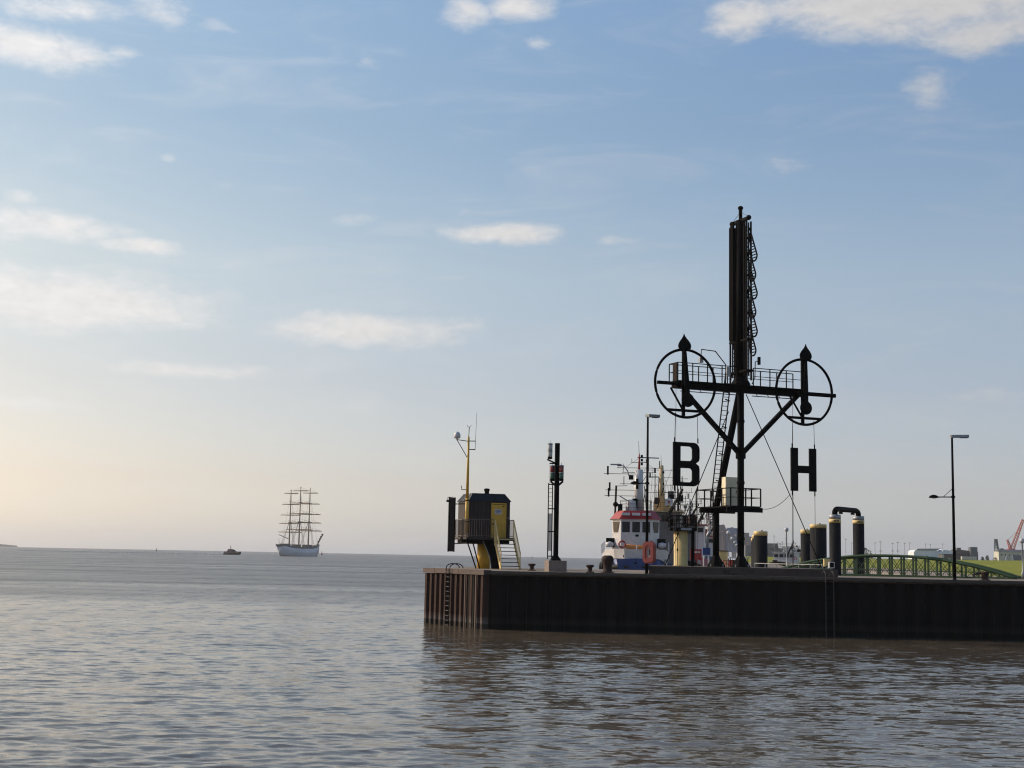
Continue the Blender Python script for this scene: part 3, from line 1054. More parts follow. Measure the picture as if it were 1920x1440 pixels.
# cabinet standing on the platform
cp = Vector((SX, SY, PZ)) + Matrix.Rotation(TH, 3, 'Z') @ Vector((.02, 1.35, zp + .042))
cb_ = thing('control_cabinet', 'cream control cabinet standing on the tower platform', 'cabinet', cp, TH)
MB().box((0, 0, .97), (.95, .5, 1.82)).build('cabinet_body', CREAM, cb_)
MB().box((0, 0, .03), (.9, .46, .05)).build('cabinet_base', BLACK2, cb_)
MB().box((-.02, -.262, .97), (.86, .02, 1.7)).build('cabinet_door', CREAM, cb_)
MB().box((.33, -.285, .95), (.03, .03, .2)).build('handle', BLACK, cb_)

# ------------------------------------------------------------------ hut on its column, with stairs
HY = 101.0
HP = at(905, 1060, HY)
HA = R(17)
hut = thing('signal_hut', 'brown tide gauge hut with yellow door raised on a yellow column', 'hut', (HP.x, HY, QZ), HA)


def hz(py):
    return at(905, py, HY).z - QZ


hb, ht, hr = hz(1020), hz(941), hz(926.5)
W2 = 1.50
# cladding boards on the four sides
nb = 10
for side in range(4):
    ang = side * math.pi / 2
    for k in range(nb):
        c0 = -W2 + (k + .5) * 2 * W2 / nb
        lx, ly = c0, -W2
        if side == 0 and .12 < c0 < 1.22:
            # over the door only
            z0, z1 = hz(944.5), ht
        else:
            z0, z1 = hb, ht
        cxx, cyy = lx * math.cos(ang) - ly * math.sin(ang), lx * math.sin(ang) + ly * math.cos(ang)
        MB().box((cxx, cyy, (z0 + z1) / 2), (2 * W2 / nb - .012, .05 + .008 * (k % 2), z1 - z0), ang).build('wall_board', BROWN, hut)
MB().box((0, 0, (hb + ht) / 2), (2 * W2 - .08, 2 * W2 - .08, ht - hb - .02)).build('wall_core', BROWN, hut)
rf = MB()
e, t_ = W2 + .10, W2 - .30
rf._add([(-e, -e, ht), (e, -e, ht), (e, e, ht), (-e, e, ht), (-t_, -t_, hr), (t_, -t_, hr), (t_, t_, hr), (-t_, t_, hr)],
        [(3, 2, 1, 0), (4, 5, 6, 7), (0, 1, 5, 4), (1, 2, 6, 5), (2, 3, 7, 6), (3, 0, 4, 7)])
roof = rf.build('roof', ROOFD, hut)
for k in range(5):
    f_ = -1 + k * .5
    MB().bar((-e + .0, f_ * e * .98, ht + .01), (-t_, f_ * t_ * .98, hr + .01), .04).build('roof_seam', GREYM, roof)
MB().lathe([(.17, 0), (.17, .20), (.21, .22), (.21, .36), (.1, .40)], (.05, -.5, hr), 12).build('roof_vent', BLACK2, roof)
MB().lathe([(.47, 0), (.47, hb)], (0, -.2, 0), 24).build('column', YEL, hut, True)
door = MB().box((.67, -W2 - .02, (hz(1009) + hz(947)) / 2), (.98, .06, hz(947) - hz(1009))).build('door', YEL, hut)
for x_ in (.14, 1.20):
    MB().box((x_, -W2 - .03, (hz(1009) + hz(945)) / 2), (.07, .10, hz(945) - hz(1009))).build('door_frame', YEL, door)
MB().box((.67, -W2 - .03, hz(945)), (1.13, .10, .08)).build('door_frame', YEL, door)
sg = MB().box((.62, -W2 - .062, hz(960)), (.50, .015, .36)).build('sign_plate', WHITE, door)
for k, (ww, zz_) in enumerate(((.38, .10), (.42, .02), (.30, -.07))):
    MB().box((.62, -W2 - .0715, hz(960) + zz_), (ww, .004, .035)).build('sign_line', DKBLUE, sg)
MB().box((.26, -W2 - .07, hz(983)), (.05, .05, .14)).build('door_handle', BLACK, door)
MB().box((1.0, -W2 - .065, hz(950)), (.14, .06, .05)).build('door_closer', BLACK2, door)
MB().lathe([(.11, 0), (.11, .05)], (1.42, -W2 - .06, hz(972)), 10).build('wall_lamp', GREYM, hut)
# walkway round the left and front, with bar railing
wz = hz(1008)
MB().box((-.18, -W2 - .52, wz - .09), (3.56, 1.0, .16)).build('walkway', BROWN, hut)
MB().box((-W2 - .26, .5, wz - .09), (.46, 3.2, .16)).build('walkway', BROWN, hut)
MB().box((-.4, -W2 - .2, wz - .28), (3.4, .2, .22)).build('walkway_beam', BLACK2, hut)
rx0, ry0 = -1.92, -W2 - 1.0


def bar_rail(parent, p, q, h, m, gap=.17, r=.016, name='baluster'):
    p, q = Vector(p), Vector(q)
    n = max(2, int((q - p).length / gap))
    for i in range(n + 1):
        P = p + (q - p) * (i / n)
        MB().tube(P, P + Vector((0, 0, h)), r if i % 6 else r * 1.8, n=5).build(name, m, parent)
    MB().bar(p + Vector((0, 0, h)), q + Vector((0, 0, h)), .05).build('handrail', m, parent)
    MB().bar(p + Vector((0, 0, .1)), q + Vector((0, 0, .1)), .035).build('toe_rail', m, parent)


RAILM = mat('brown_railing_paint', (.10, .07, .055), .5)
bar_rail(hut, (rx0, ry0, wz), (.05, ry0, wz), 1.25, RAILM)
bar_rail(hut, (rx0, ry0, wz), (rx0, 1.9, wz), 1.25, RAILM)
bar_rail(hut, (1.52, ry0, wz), (1.52, -W2 - .05, wz), 1.25, RAILM)
# stairs going down towards the viewer
stairs = MB().box((.80, ry0 + .2, wz - .12), (1.44, .5, .10)).build('stair_landing', YELL, hut)
s0, s1 = Vector((0, ry0 - .05, wz - .05)), Vector((0, ry0 - 1.75, .05))
for x_ in (.10, 1.50):
    MB().bar(s0 + Vector((x_, 0, 0)), s1 + Vector((x_, 0, 0)), .07, .26).build('stringer', YELL, hut)
    h0, h1 = s0 + Vector((x_, 0, 1.25)), s1 + Vector((x_, 0, 1.05))
    MB().bar(h0, h1, .07).build('stair_rail', YELL, hut)
    n = 11
    for k in range(n + 1):
        P, Q = s0 + (s1 - s0) * (k / n) + Vector((x_, 0, 0)), h0 + (h1 - h0) * (k / n)
        MB().tube(P, Q, .014 if k % n else .03, n=5).build('stair_baluster', YELL, hut)
for k in range(8):
    P = s0 + (s1 - s0) * ((k + .6) / 8.3)
    MB().box((.80, P.y, P.z), (1.36, .24, .05)).build('tread', BLACK2, hut)
# black curved cable chute with pale edge, raking struts
cpts = [(-.22, ry0 + .55, wz - .25), (.0, ry0 + .3, wz - .8), (.18, ry0 + .05, wz - 1.4), (.26, ry0 - .1, .02)]
for (p_, q_) in zip(cpts, cpts[1:]):
    MB().prism([Vector(p_) + Vector((-.36, 0, 0)), Vector(p_) + Vector((.36, 0, 0)), Vector(q_) + Vector((.36, 0, 0)), Vector(q_) + Vector((-.36, 0, 0))], (0, .08, .0)).build('cable_chute', BLACK, hut)
    MB().bar(Vector(p_) + Vector((-.38, -.03, 0)), Vector(q_) + Vector((-.38, -.03, 0)), .035).build('chute_edge', GREYM, hut)
for (p_, q_) in (((-1.9, ry0 + .1, wz - .2), (-.75, -.9, .02)), ((-1.5, ry0 + .1, wz - .2), (-.48, -.9, .02))):
    MB().bar(p_, q_, .07).build('raking_strut', BLACK, hut)
# gauge board hung on the left of the hut
gp = at(844.5, 1060, HY - 1.5)
g0, g1 = at(844.5, 1034, HY - 1.5).z, at(844.5, 933, HY - 1.5).z
gb = thing('gauge_board', 'tall dark brown gauge board fixed beside the hut walkway', 'gauge board', (gp.x, HY - 1.5, g0), HA)
MB().box((0, 0, (g1 - g0) / 2), (.40, .14, g1 - g0)).build('board', BROWN, gb)
for s_ in (-.21, .21):
    MB().box((s_, -.05, (g1 - g0) / 2), (.05, .24, g1 - g0 + .04)).build('board_edge', BLACK2, gb)
MB().bar((.1, .05, (g1 - g0) - .45), (1.3, .3, (g1 - g0) - .40), .07).build('board_arm', BLACK2, gb)
MB().bar((.1, .05, .55), (1.0, .3, .6), .07).build('board_arm', BLACK2, gb)
MB().box((-.33, -.05, g1 - g0 - .25), (.16, .16, .14)).build('board_lamp', BLACK2, gb)
MB().path([(-.33, -.05, g1 - g0 - .18), (-.33, -.05, g1 - g0 + .02), (.1, -.05, g1 - g0 + .04)], .025).build('lamp_arm', BLACK2, gb)
# yellow aerial mast at the hut's corner
MYm = HY - 2.2
mp_ = at(874.5, 1000, MYm)
mt_ = at(878.5, 819, MYm)
am = thing('aerial_mast', 'slim yellow aerial mast with white dome beside the hut', 'mast', (mp_.x, MYm, mp_.z), 0)
H_ = mt_.z - mp_.z
MB().tube((0, 0, 0), (0, 0, H_ * .36), .13, .12, n=14).build('mast_tube', YEL, am, True)
MB().tube((0, 0, H_ * .36), (0, 0, H_), .105, .075, n=14).build('mast_tube', YEL, am, True)
for k in (.12, .34):
    MB().lathe([(.155, -.04), (.155, .04)], (0, 0, H_ * k), 12).build('mast_clamp', BLACK2, am)
MB().tube((0, 0, H_), (.03, 0, H_ + .72), .035, n=6).build('mast_tip', GREYM, am)
MB().path([(-.12, 0, H_ + .84), (-.06, 0, H_ + .72), (.06, 0, H_ + .70), (.15, 0, H_ + .78), (.17, 0, H_ + .86)], .018, 5).build('wind_sensor', GREYM, am)
xd = -.82
MB().tube((0, 0, H_ - .32), (xd, 0, H_ - .22), .03, n=6).build('dome_arm', BLACK2, am)
MB().tube((0, 0, H_ - 1.6), (xd, 0, H_ - .24), .03, n=6).build('dome_arm', BLACK2, am)
MB().lathe([(.06, -.1), (.06, 0), (.21, .02), (.24, .10), (.24, .26), (.19, .40), (.09, .48), (.01, .50)], (xd, 0, H_ - .14), 16).build('radar_dome', WHITE, am, True)
for z in (H_ - .30, H_ - .90):
    MB().tube((0, 0, z), (.50, 0, z), .035, n=6).build('whip_arm', BLACK2, am)
MB().tube((.48, 0, H_ - .95), (.54, 0, H_ + 1.75), .022, .012, n=6).build('whip_aerial', GREYM, am)
MB().path([(0, 0, H_ * .45), (-.42, 0, H_ * .45), (-.42, 0, H_ * .45 + .28)], .03).build('small_aerial', BLACK2, am)

# ------------------------------------------------------------------ signal light mast
LYm = 90.0
lp = at(1041.5, 1071, LYm)
lm = thing('signal_light_mast', 'black light mast with red, green and white lanterns on a concrete block', 'light mast', (lp.x, LYm, QZ), R(12))
lz = at(1041, 1051, LYm).z - QZ
lt = at(1043, 831, LYm).z - QZ
MB().box((0, 0, lz / 2), (1.18, 1.18, lz - .006)).build('concrete_block', CONC, lm)
MB().lathe([(.36, 0), (.36, .05), (.16, .32)], (0, 0, lz), 8).build('mast_foot', BLACK, lm)
MB().box((0, 0, (lz + lt) / 2), (.27, .27, lt - lz)).build('mast_post', BLACK, lm)


def lantern(parent, x_, y_, z_, c_top, c_bot):
    a_ = MB().lathe([(.10, 0), (.16, .04), (.16, .12), (.13, .14)], (x_, y_, z_), 12).build('lantern', BLACK2, parent)
    for k, c_ in enumerate((c_bot, c_top)):
        MB().lathe([(.14, 0), (.155, .06), (.155, .30), (.14, .36)], (x_, y_, z_ + .14 + k * .45), 12).build('lantern_glass', c_, a_, True)
        MB().lathe([(.18, 0), (.18, .05), (.10, .09)], (x_, y_, z_ + .50 + k * .45), 12).build('lantern_cap', GREYM, a_)
    MB().tube((x_, y_, z_ + 1.04), (x_, y_, z_ + 1.2), .015, n=5).build('bird_spike', GREYM, a_)


zwh = at(1030, 861, LYm).z - QZ
lantern(lm, -.48, 0, zwh, LCLEAR, LCLEAR)
MB().bar((-.66, 0, zwh - .03), (0, 0, zwh - .30), .14, .08).build('lantern_bracket', BLACK, lm)
zrg = at(1040, 902, LYm).z - QZ
lantern(lm, -.24, .28, zrg, LRED, LGREEN)
lantern(lm, .24, -.22, zrg, LRED, LGREEN)
for s_ in (-1, 1):
    MB().bar((s_ * .34, .28 * (-s_), zrg - .02), (0, 0, zrg - .36), .12, .10).build('lantern_bracket', BLACK, lm)
MB().bar((-.5, 0, at(1030, 869, LYm).z - QZ), (0, 0, at(1030, 869, LYm).z - QZ), .08).build('guard_arm', BLACK, lm)
MB().tube((-.48, 0, at(1030, 869, LYm).z - QZ), (-.48, 0, at(1030, 905, LYm).z - QZ), .012, n=5).build('guard_chain', GREYM, lm)
zl0, zl1 = at(1030, 1048, LYm).z - QZ, at(1032, 906, LYm).z - QZ
for x_ in (-.55, -.28):
    MB().box((x_, -.02, (zl0 + zl1) / 2), (.055, .06, zl1 - zl0)).build('ladder_rail', BLACK, lm)
for z in (zl1 - .08, zl1 - 1.65, zl0 + 1.75, zl0 + .18):
    MB().box((-.30, -.02, z), (.56, .06, .07)).build('ladder_tie', BLACK, lm)
for k in range(5):
    MB().tube((-.55, -.02, zl1 - .35 - .27 * k), (-.28, -.02, zl1 - .35 - .27 * k), .014, n=5).build('rung', BLACK, lm)
MB().box((-.415, -.02, (zl0 + zl1) / 2 - .72), (.20, .02, 2.4)).build('blanking_plate', mat('pale_blanking_plate', (.70, .60, .48), .6), lm)


# ------------------------------------------------------------------ bollards
def bollard(px, py, Y, h, r, label, style=0, rz=0.0):
    p_ = at(px, py, Y)
    t = thing('bollard', label, 'bollard', (p_.x, Y, QZ), rz, 'mooring bollards on the pier')
    MB().lathe([(r * 1.25, 0), (r * 1.25, .05), (r * .95, .07)], (0, 0, .004), 16).build('base_plate', BOLL, t)
    if style == 0:
        MB().lathe([(r * .9, .06), (r * .68, h * .25), (r * .62, h * .5), (r * .8, h * .68), (r * 1.18, h * .80), (r * 1.2, h * .92), (r * .9, h)], (0, 0, 0), 16).build('bollard_post', BOLL, t, True)
    elif style == 1:
        MB().lathe([(r * 1.05, .06), (r * .85, h * .12), (r * .74, h * .3), (r * .86, h * .5), (r * 1.1, h * .68), (r * 1.15, h * .8), (r * 1.0, h * .92), (r * .6, h)], (0, 0, 0), 20).build('bollard_post', BOLL, t, True)
    else:
        MB().lathe([(r, .06), (r * .78, h * .2), (r * .74, h * .55), (r * .95, h * .8), (r * 1.0, h * .95), (r * .6, h)], (0, 0, 0), 16).build('bollard_post', BOLL, t, True)
        MB().prism([(-r * .6, 0, h * .70), (-r * 2.6, 0, h * .58), (-r * 2.7, 0, h * .68), (-r * .9, 0, h * .98)], (0, r * .7, 0)).build('bollard_horn', BOLL, t)
    for k in range(4):
        a_ = k * math.pi / 2 + .6
        MB().lathe([(.03, 0), (.03, .05)], (r * 1.12 * math.cos(a_), r * 1.12 * math.sin(a_), .05), 6).build('bolt', GREYM, t)
    return t


bollard(997, 1067, 93.0, .47, .22, 'small rusty bollard between the hut stairs and the light mast', 0)
bollard(1106, 1074, 87.6, .50, .22, 'small rusty bollard left of the big round headed bollard', 0)
bollard(1139, 1075, 87.0, 1.10, .34, 'big round headed rust brown bollard in front of the blue bow', 1)
bollard(1847, 1089, 86.4, .56, .27, 'horned rusty bollard in front of the green footbridge', 2)


# ------------------------------------------------------------------ street lamps and lifebuoy
def street_lamp(px, pyt, Y, hx, pya, ax, label, rot):
    b_ = at(px, 1078, Y)
    t = thing('street_lamp', label, 'street lamp', (b_.x, Y, QZ), 0, 'tall box headed street lamps')
    h = at(px, pyt, Y).z - QZ
    MB().lathe([(.17, 0), (.17, .03), (.105, .05)], (0, 0, .004), 12).build('base_plate', BLACK2, t)
    MB().tube((0, 0, .03), (0, 0, h), .10, .062, n=12).build('pole', BLACK2, t, True)
    hd = MB()
    c_, s_ = math.cos(rot), math.sin(rot)
    hd.bar((-.06 * c_, -.06 * s_, h + .02), (hx * c_, hx * s_, h + .06), .34, .17)
    hd.build('lamp_head', GREYM, t)
    MB().bar((hx * c_ * .55, hx * s_ * .55, h - .055), (hx * c_ * .97, hx * s_ * .97, h - .04), .28, .03).build('lamp_glass', BLACK2, t)
    z = at(px, pya, Y).z - QZ
    MB().tube((0, 0, z), (-ax, 0, z - .02), .035, n=8).build('side_arm', BLACK2, t)
    MB().tube((0, 0, z + .55), (-ax * .55, 0, z), .018, n=6).build('arm_stay', BLACK2, t)
    MB().lathe([(.30, 0), (.29, .05), (.22, .13), (.10, .18), (.02, .19)], (-ax - .1, 0, z - .07), 16).build('lamp_shade', BLACK2, t, True)
    MB().lathe([(.10, -.03), (.20, 0)], (-ax - .1, 0, z - .08), 12).build('lamp_lens', GLOBE, t)
    MB().lathe([(.13, 0), (.13, .12)], (0, 0, z - .06), 10).build('arm_collar', BLACK2, t)
    return h


street_lamp(1212.5, 780, 86.0, .92, 906, .66, 'tall dark street lamp with a lifebuoy case on its pole', R(40))
street_lamp(1790, 819, 85.9, 1.05, 932, 1.1, 'tall dark street lamp in front of the green footbridge', R(8))
bp_ = at(1217.5, 1036, 85.72)
lb = thing('lifebuoy_case', 'red plastic lifebuoy case mounted on the lamp pole', 'lifebuoy', (bp_.x, 85.72, bp_.z), R(-38))
rr0 = round_rect(-.43, -.66, .43, .66, .26)
rr1 = round_rect(-.12, -.29, .12, .29, .115)
fill_shape(rr0, [rr1], lambda a_, b_: (a_, -.09, b_), (0, .18, 0), 'case_shell', REDPL, lb)
MB().ring((0, -.02, 0), (.12, 0, 0), (0, 0, .29), 1.0, .03, 28, 8).build('life_ring', WHITE, lb, True)
fill_shape(round_rect(-.36, -.58, .36, .58, .22), [round_rect(-.24, -.44, .24, .44, .18)], lambda a_, b_: (a_, -.115, b_), (0, .025, 0), 'case_rim', REDPL, lb)
MB().box((0, .14, 0), (.12, .12, 1.0)).build('mounting_bracket', BLACK2, lb)

# ------------------------------------------------------------------ yellow pillar with service platform
yp = at(1276, 1062, 90.5)
yt = at(1276, 996, 90.5).z - PZ
pil = thing('yellow_pillar', 'stout pale yellow pillar with a dark service platform on top', 'pillar', (yp.x, 90.5, PZ), 0)
MB().lathe([(.49, 0), (.49, .06), (.465, .07), (.465, yt)], (0, 0, .003), 28).build('pillar_body', YELL, pil, True)
MB().box((.1, 0, yt + .12), (1.75, 1.3, .22)).build('platform', BLACK2, pil)
MB().box((.28, -.66, yt + .13), (.7, .03, .15)).build('nameplate', GREYM, pil)
railing(pil, [(-.75, -.62, yt + .22), (.95, -.62, yt + .22), (.95, .62, yt + .22), (-.75, .62, yt + .22)], .78, BLACK2, rails=(1.0, .66, .33), post=.05, rail=.045, step=.55, closed=True)
MB().tube((-.27, -.47, .05), (-.27, -.47, yt + .1), .02, n=6).build('conduit', BLACK2, pil)
MB().box((-.27, -.49, 1.05), (.09, .08, .16)).build('conduit_box', BLACK2, pil)
MB().tube((.78, -.1, 0), (.78, -.1, yt + .2), .11, n=10).build('service_pipe', BLACK2, pil)
MB().box((.72, -.2, yt + .75), (.42, .4, .6)).build('winch', BOLL, pil)
MB().box((-.5, .2, yt + .5), (.4, .4, .4)).build('winch', BLACK2, pil)


# ------------------------------------------------------------------ mooring piles
def pile(px0, px1, pyt, Y, cap, label, grp='yellow topped mooring piles'):
    c = at((px0 + px1) / 2, 1060, Y)
    r = (at(px1, 1040, Y).x - at(px0, 1040, Y).x) / 2
    zt_ = at((px0 + px1) / 2, pyt, Y).z
    t = thing('mooring_pile', label, 'pile', (c.x, Y, 0), 0, grp)
    MB().lathe([(r, -2), (r, zt_ - cap)], (0, 0, 0), 32).build('pile_tube', MATS.get('pile_black') or mat('pile_black', (.009, .0092, .0102), .7, scale=1.2, stretch=(3, 3, .22), c2=(.04, .037, .035), amt=.24, spec=.1), t, True)
    MB().lathe([(r + .012, 0), (r + .012, cap - .03), (r - .03, cap)], (0, 0, zt_ - cap), 32).build('pile_cap', YELL, t, True)
    MB().lathe([(.06, 0), (.06, .08)], (r * .2, 0, zt_), 8).build('lifting_eye', BLACK2, t)
    return t


pile(1413.5, 1439, 996, 112.0, .36, 'black pile with yellow top standing nearest the tower column')
pile(1410.5, 1428, 1003, 132.0, .36, 'black pile with yellow top, half hidden second of its row by the tower')
pile(1408.5, 1422, 1009, 152.0, .36, 'black pile with yellow top, farthest of the row by the tower')
pile(1501.5, 1522, 993, 124.0, .36, 'narrower black pile with yellow top, left of the widest pile')
pile(1519.5, 1550, 983, 111.5, .32, 'widest black pile with yellow top, beside the linked pair')
# linked pair
pr = thing('linked_pile_pair', 'pair of tall black piles joined by a black bent pipe', 'piles', (0, 0, 0))
tops = []
for (px0, px1, pyt, Y) in ((1555.5, 1577, 965, 98.0 + 1.8), (1600.0, 1621, 968, 108.5)):
    c = at((px0 + px1) / 2, 1060, Y)
    r = (at(px1, 1040, Y).x - at(px0, 1040, Y).x) / 2
    zt_ = at((px0 + px1) / 2, pyt, Y).z
    tops.append(Vector((c.x, Y, zt_)))
    MB().lathe([(r, -2), (r, zt_ - .58)], (c.x, Y, 0), 32).build('pile_tube', MATS['pile_black'], pr, True)
    yb = MB().lathe([(r + .012, 0), (r + .012, .26)], (c.x, Y, zt_ - .58), 32).build('pile_band', YELL, pr, True)
    MB().lathe([(r + .004, 0), (r + .004, .32)], (c.x, Y, zt_ - .32), 32).build('pile_collar', GREYM, pr, True)
    for k in range(9):
        a_ = R(-150 + k * 14)
        if k in (3, 4, 5, 6):
            MB().box((c.x + (r + .014) * math.cos(a_), Y + (r + .014) * math.sin(a_), zt_ - .45), (.07, .03, .09), a_ + math.pi / 2).build('band_mark', BLACK2, yb)
t0, t1 = tops
up = Vector((0, 0, 1))
dlt = (t1 - t0)
pts = [t0 + up * -.05, t0 + up * .22, t0 + dlt * .05 + up * .38, t0 + dlt * .12 + up * .42, t0 + dlt * .88 + up * .42, t0 + dlt * .95 + up * .36, t1 + up * .20, t1 + up * -.05]
MB().path(pts, .20, 10).build('link_pipe', BLACK, pr, True)
for f_ in (.2, .27, .70, .78):
    P = t0 + dlt * f_ + up * .42
    MB().box((P.x, P.y, P.z - .27), (.14, .14, .14)).build('pipe_lug', BLACK, pr)

# ------------------------------------------------------------------ green arched footbridge
A_, B_ = at(1438, 1062, 108.5), at(1908, 1085, 98.4)
A_ = Vector((A_.x, A_.y, 0))
B_ = Vector((B_.x, B_.y, 0))
bd = (B_ - A_)
BL = bd.length
br = thing('footbridge', 'green arched truss footbridge with cross braced sides', 'bridge', (A_.x, A_.y, QZ), math.atan2(bd.y, bd.x))
BW = 2.3
apex = at(1640, 1041.5, 104.5).z - QZ


def arch(t):
    return max(.05, apex * (1 - abs(2 * t - 1) ** 2.1))


npn = 21
for sid, yy in ((0, 0.0), (1, BW)):
    MB().path([(BL * k / 40, yy, arch(k / 40)) for k in range(41)], .105 if sid == 0 else .10, 10).build('top_chord', GREEN, br, True)
    MB().bar((0, yy, .0), (BL, yy, .0), .14, .18).build('bottom_chord', GREEN, br)
    MB().bar((BL * .1, yy - .02, .42), (BL * .9, yy - .02, .42), .05).build('mid_rail', GREEN, br)
    for k in range(1, npn):
        t = k / npn
        h = arch(t)
        if h > .25:
            MB().bar((BL * t, yy, 0), (BL * t, yy, h - .05), .13, .09).build('bridge_post', GREEN, br)
        if k < npn - 1:
            h2 = arch((k + 1) / npn)
            if min(h, h2) > .2:
                x0_, x1_ = BL * t, BL * (k + 1) / npn
                MB().bar((x0_, yy - .015, .06), (x1_, yy - .015, h2 - .1), .035).build('cross_brace', GREEN, br)
                MB().bar((x0_, yy + .015, h - .1), (x1_, yy + .015, .06), .035).build('cross_brace', GREEN, br)
                for q in range(1, 6):
                    xx = x0_ + (x1_ - x0_) * q / 6
                    hh = min(.95, min(h, h2) - .05)
                    if hh > .2 and sid == 1:
                        MB().bar((xx, yy + .06, .05), (xx, yy + .06, min(.62, hh)), .018).build('baluster', GREYM, br)
MB().box((BL / 2, BW / 2, -.02), (BL, BW - .16, .08)).build('bridge_deck', DECK, br)
# low grey guard rail by the bridge foot
ga, gbv = at(1415, 1062, 104), at(1545, 1063, 96)
gr = thing('guard_rail', 'low grey guard rail at the left foot of the footbridge', 'railing', (0, 0, QZ))
railing(gr, [(ga.x, 104, 0), (gbv.x, 96.5, 0)], .75, GREYM, rails=(1.0, .55), post=.05, rail=.05, step=1.3)
jb = at(1561, 1064, 95.3)
jx = thing('junction_box', 'small pale box on a stand at the end of the plinth', 'box', (jb.x, 95.6, QZ), 0)
MB().box((0, 0, .3), (.09, .09, .6)).build('stand', GREYM, jx)
MB().box((0, 0, .75), (.36, .3, .42)).build('box_body', WHITE2, jx)
MB().box((0, -.16, .75), (.26, .02, .3)).build('box_door', BLACK2, jx)
yb_ = at(1554, 1056, 96.0)
yx = thing('life_saving_post', 'yellow box with sloping lid left of the linked piles', 'box', (yb_.x, 96.4, QZ), 0)
MB().tube((0, 0, 0), (0, 0, .75), .05, n=8).build('stand', GREYM, yx)
MB().prism([(-.22, 0, .62), (.22, 0, .78), (.22, 0, 1.15), (-.22, 0, 1.15)], (0, .3, 0)).build('box_body', YELL, yx)


# ------------------------------------------------------------------ globe lamps along the pier
def globe_lamp(px, pyt, Y, label):
    b_ = at(px, 1060, Y)
    h = at(px, pyt, Y).z - QZ
    t = thing('globe_lamp', label, 'globe lamp', (b_.x, Y, QZ), 0, 'globe lamps along the pier')
    MB().lathe([(.10, 0), (.10, .5), (.055, .55), (.045, h - .2), (.09, h - .16)], (0, 0, 0), 10).build('lamp_post', GREYM, t, True)
    MB().ball((0, 0, h), .19 if Y < 140 else .24, 14, 10).build('globe', GLOBE, t, True)


globe_lamp(1475, 993, 122, 'grey globe lamp between the single piles and the wide pile')
globe_lamp(1917.5, 1014, 99.2, 'globe lamp at the right end of the footbridge')
for i, (px, py, Y) in enumerate(((1366, 999, 152), (1373, 1010, 190), (1378, 1017, 225), (1381.5, 1022, 262), (1384.5, 1026, 300), (1386.5, 1029, 345))):
    globe_lamp(px, py, Y, ['nearest', 'second', 'third', 'fourth', 'fifth', 'farthest'][i] + ' globe lamp of the receding row between the tower legs')

# ------------------------------------------------------------------ small things on the pier between the tower legs
yc = at(1356, 1060, 125)
t = thing('storage_cabinet', 'yellow storage cabinet behind the rear tower leg', 'cabinet', (yc.x, 125, QZ))
MB().box((0, 0, .85), (.75, .5, 1.68)).build('cabinet_body', YELL, t)
MB().box((0, -.26, .85), (.62, .02, 1.5)).build('cabinet_door', YELL, t)
MB().box((0, 0, 1.73), (.85, .6, .07)).build('cabinet_lid', BLACK2, t)
sh = at(1384, 1060, 128)
t = thing('shelter', 'small flat roofed shelter between the tower legs', 'shelter', (sh.x, 128, QZ))
MB().box((0, 0, 1.15), (1.9, 1.2, .1)).build('shelter_roof', WHITE2, t)
for x_ in (-.8, .8):
    for y_ in (-.5, .5):
        MB().box((x_, y_, .55), (.07, .07, 1.1)).build('shelter_post', BLACK2, t)
MB().box((0, .5, .5), (1.5, .05, .9)).build('shelter_wall', BLACK2, t)
for i, (px, Y) in enumerate(((1362, 119), (1367, 120.5))):
    b_ = at(px, 1060, Y)
    t = thing('barrier_frame', ['left', 'right'][i] + ' red barrier frame on the pier behind the tower', 'barrier', (b_.x, Y, QZ), R(15), 'red barrier frames')
    for x_ in (-.28, .28):
        MB().box((x_, 0, .45), (.07, .07, .9)).build('barrier_leg', RED, t)
    for z in (.3, .6, .87):
        MB().box((0, 0, z), (.5, .04, .07)).build('barrier_bar', RED, t)
b_ = at(1318, 1050, 118)
t = thing('notice_board', 'red notice board with a white strip behind the yellow pillar', 'sign', (b_.x - .6, 118, QZ))
MB().box((0, 0, .5), (.09, .09, 1.0)).build('sign_post', BLACK2, t)
MB().box((0, -.03, 1.35), (.95, .06, .9)).build('sign_panel', RED, t)
MB().box((0, -.065, 1.55), (.7, .01, .14)).build('sign_strip', WHITE, t)
b_ = at(1325, 1050, 140)
t = thing('vent_stack', 'bent grey ventilation pipe above a blue box', 'pipe', (b_.x, 140, QZ))
MB().box((-.05, 0, 1.75), (.75, .5, .72)).build('blue_box', BLUE, t)
for x_ in (-.3, .2):
    MB().box((x_, 0, .7), (.1, .3, 1.4)).build('stand', WHITE2, t)
MB().path([(.05, 0, 2.1), (.05, 0, 3.2), (.10, 0, 3.45), (.25, 0, 3.65), (.42, 0, 3.78)], .14, 10).build('vent_pipe', GREYM, t, True)
MB().tube((.41, 0, 3.77), (.46, 0, 3.81), .12, n=10).build('pipe_mouth', BLACK2, t)


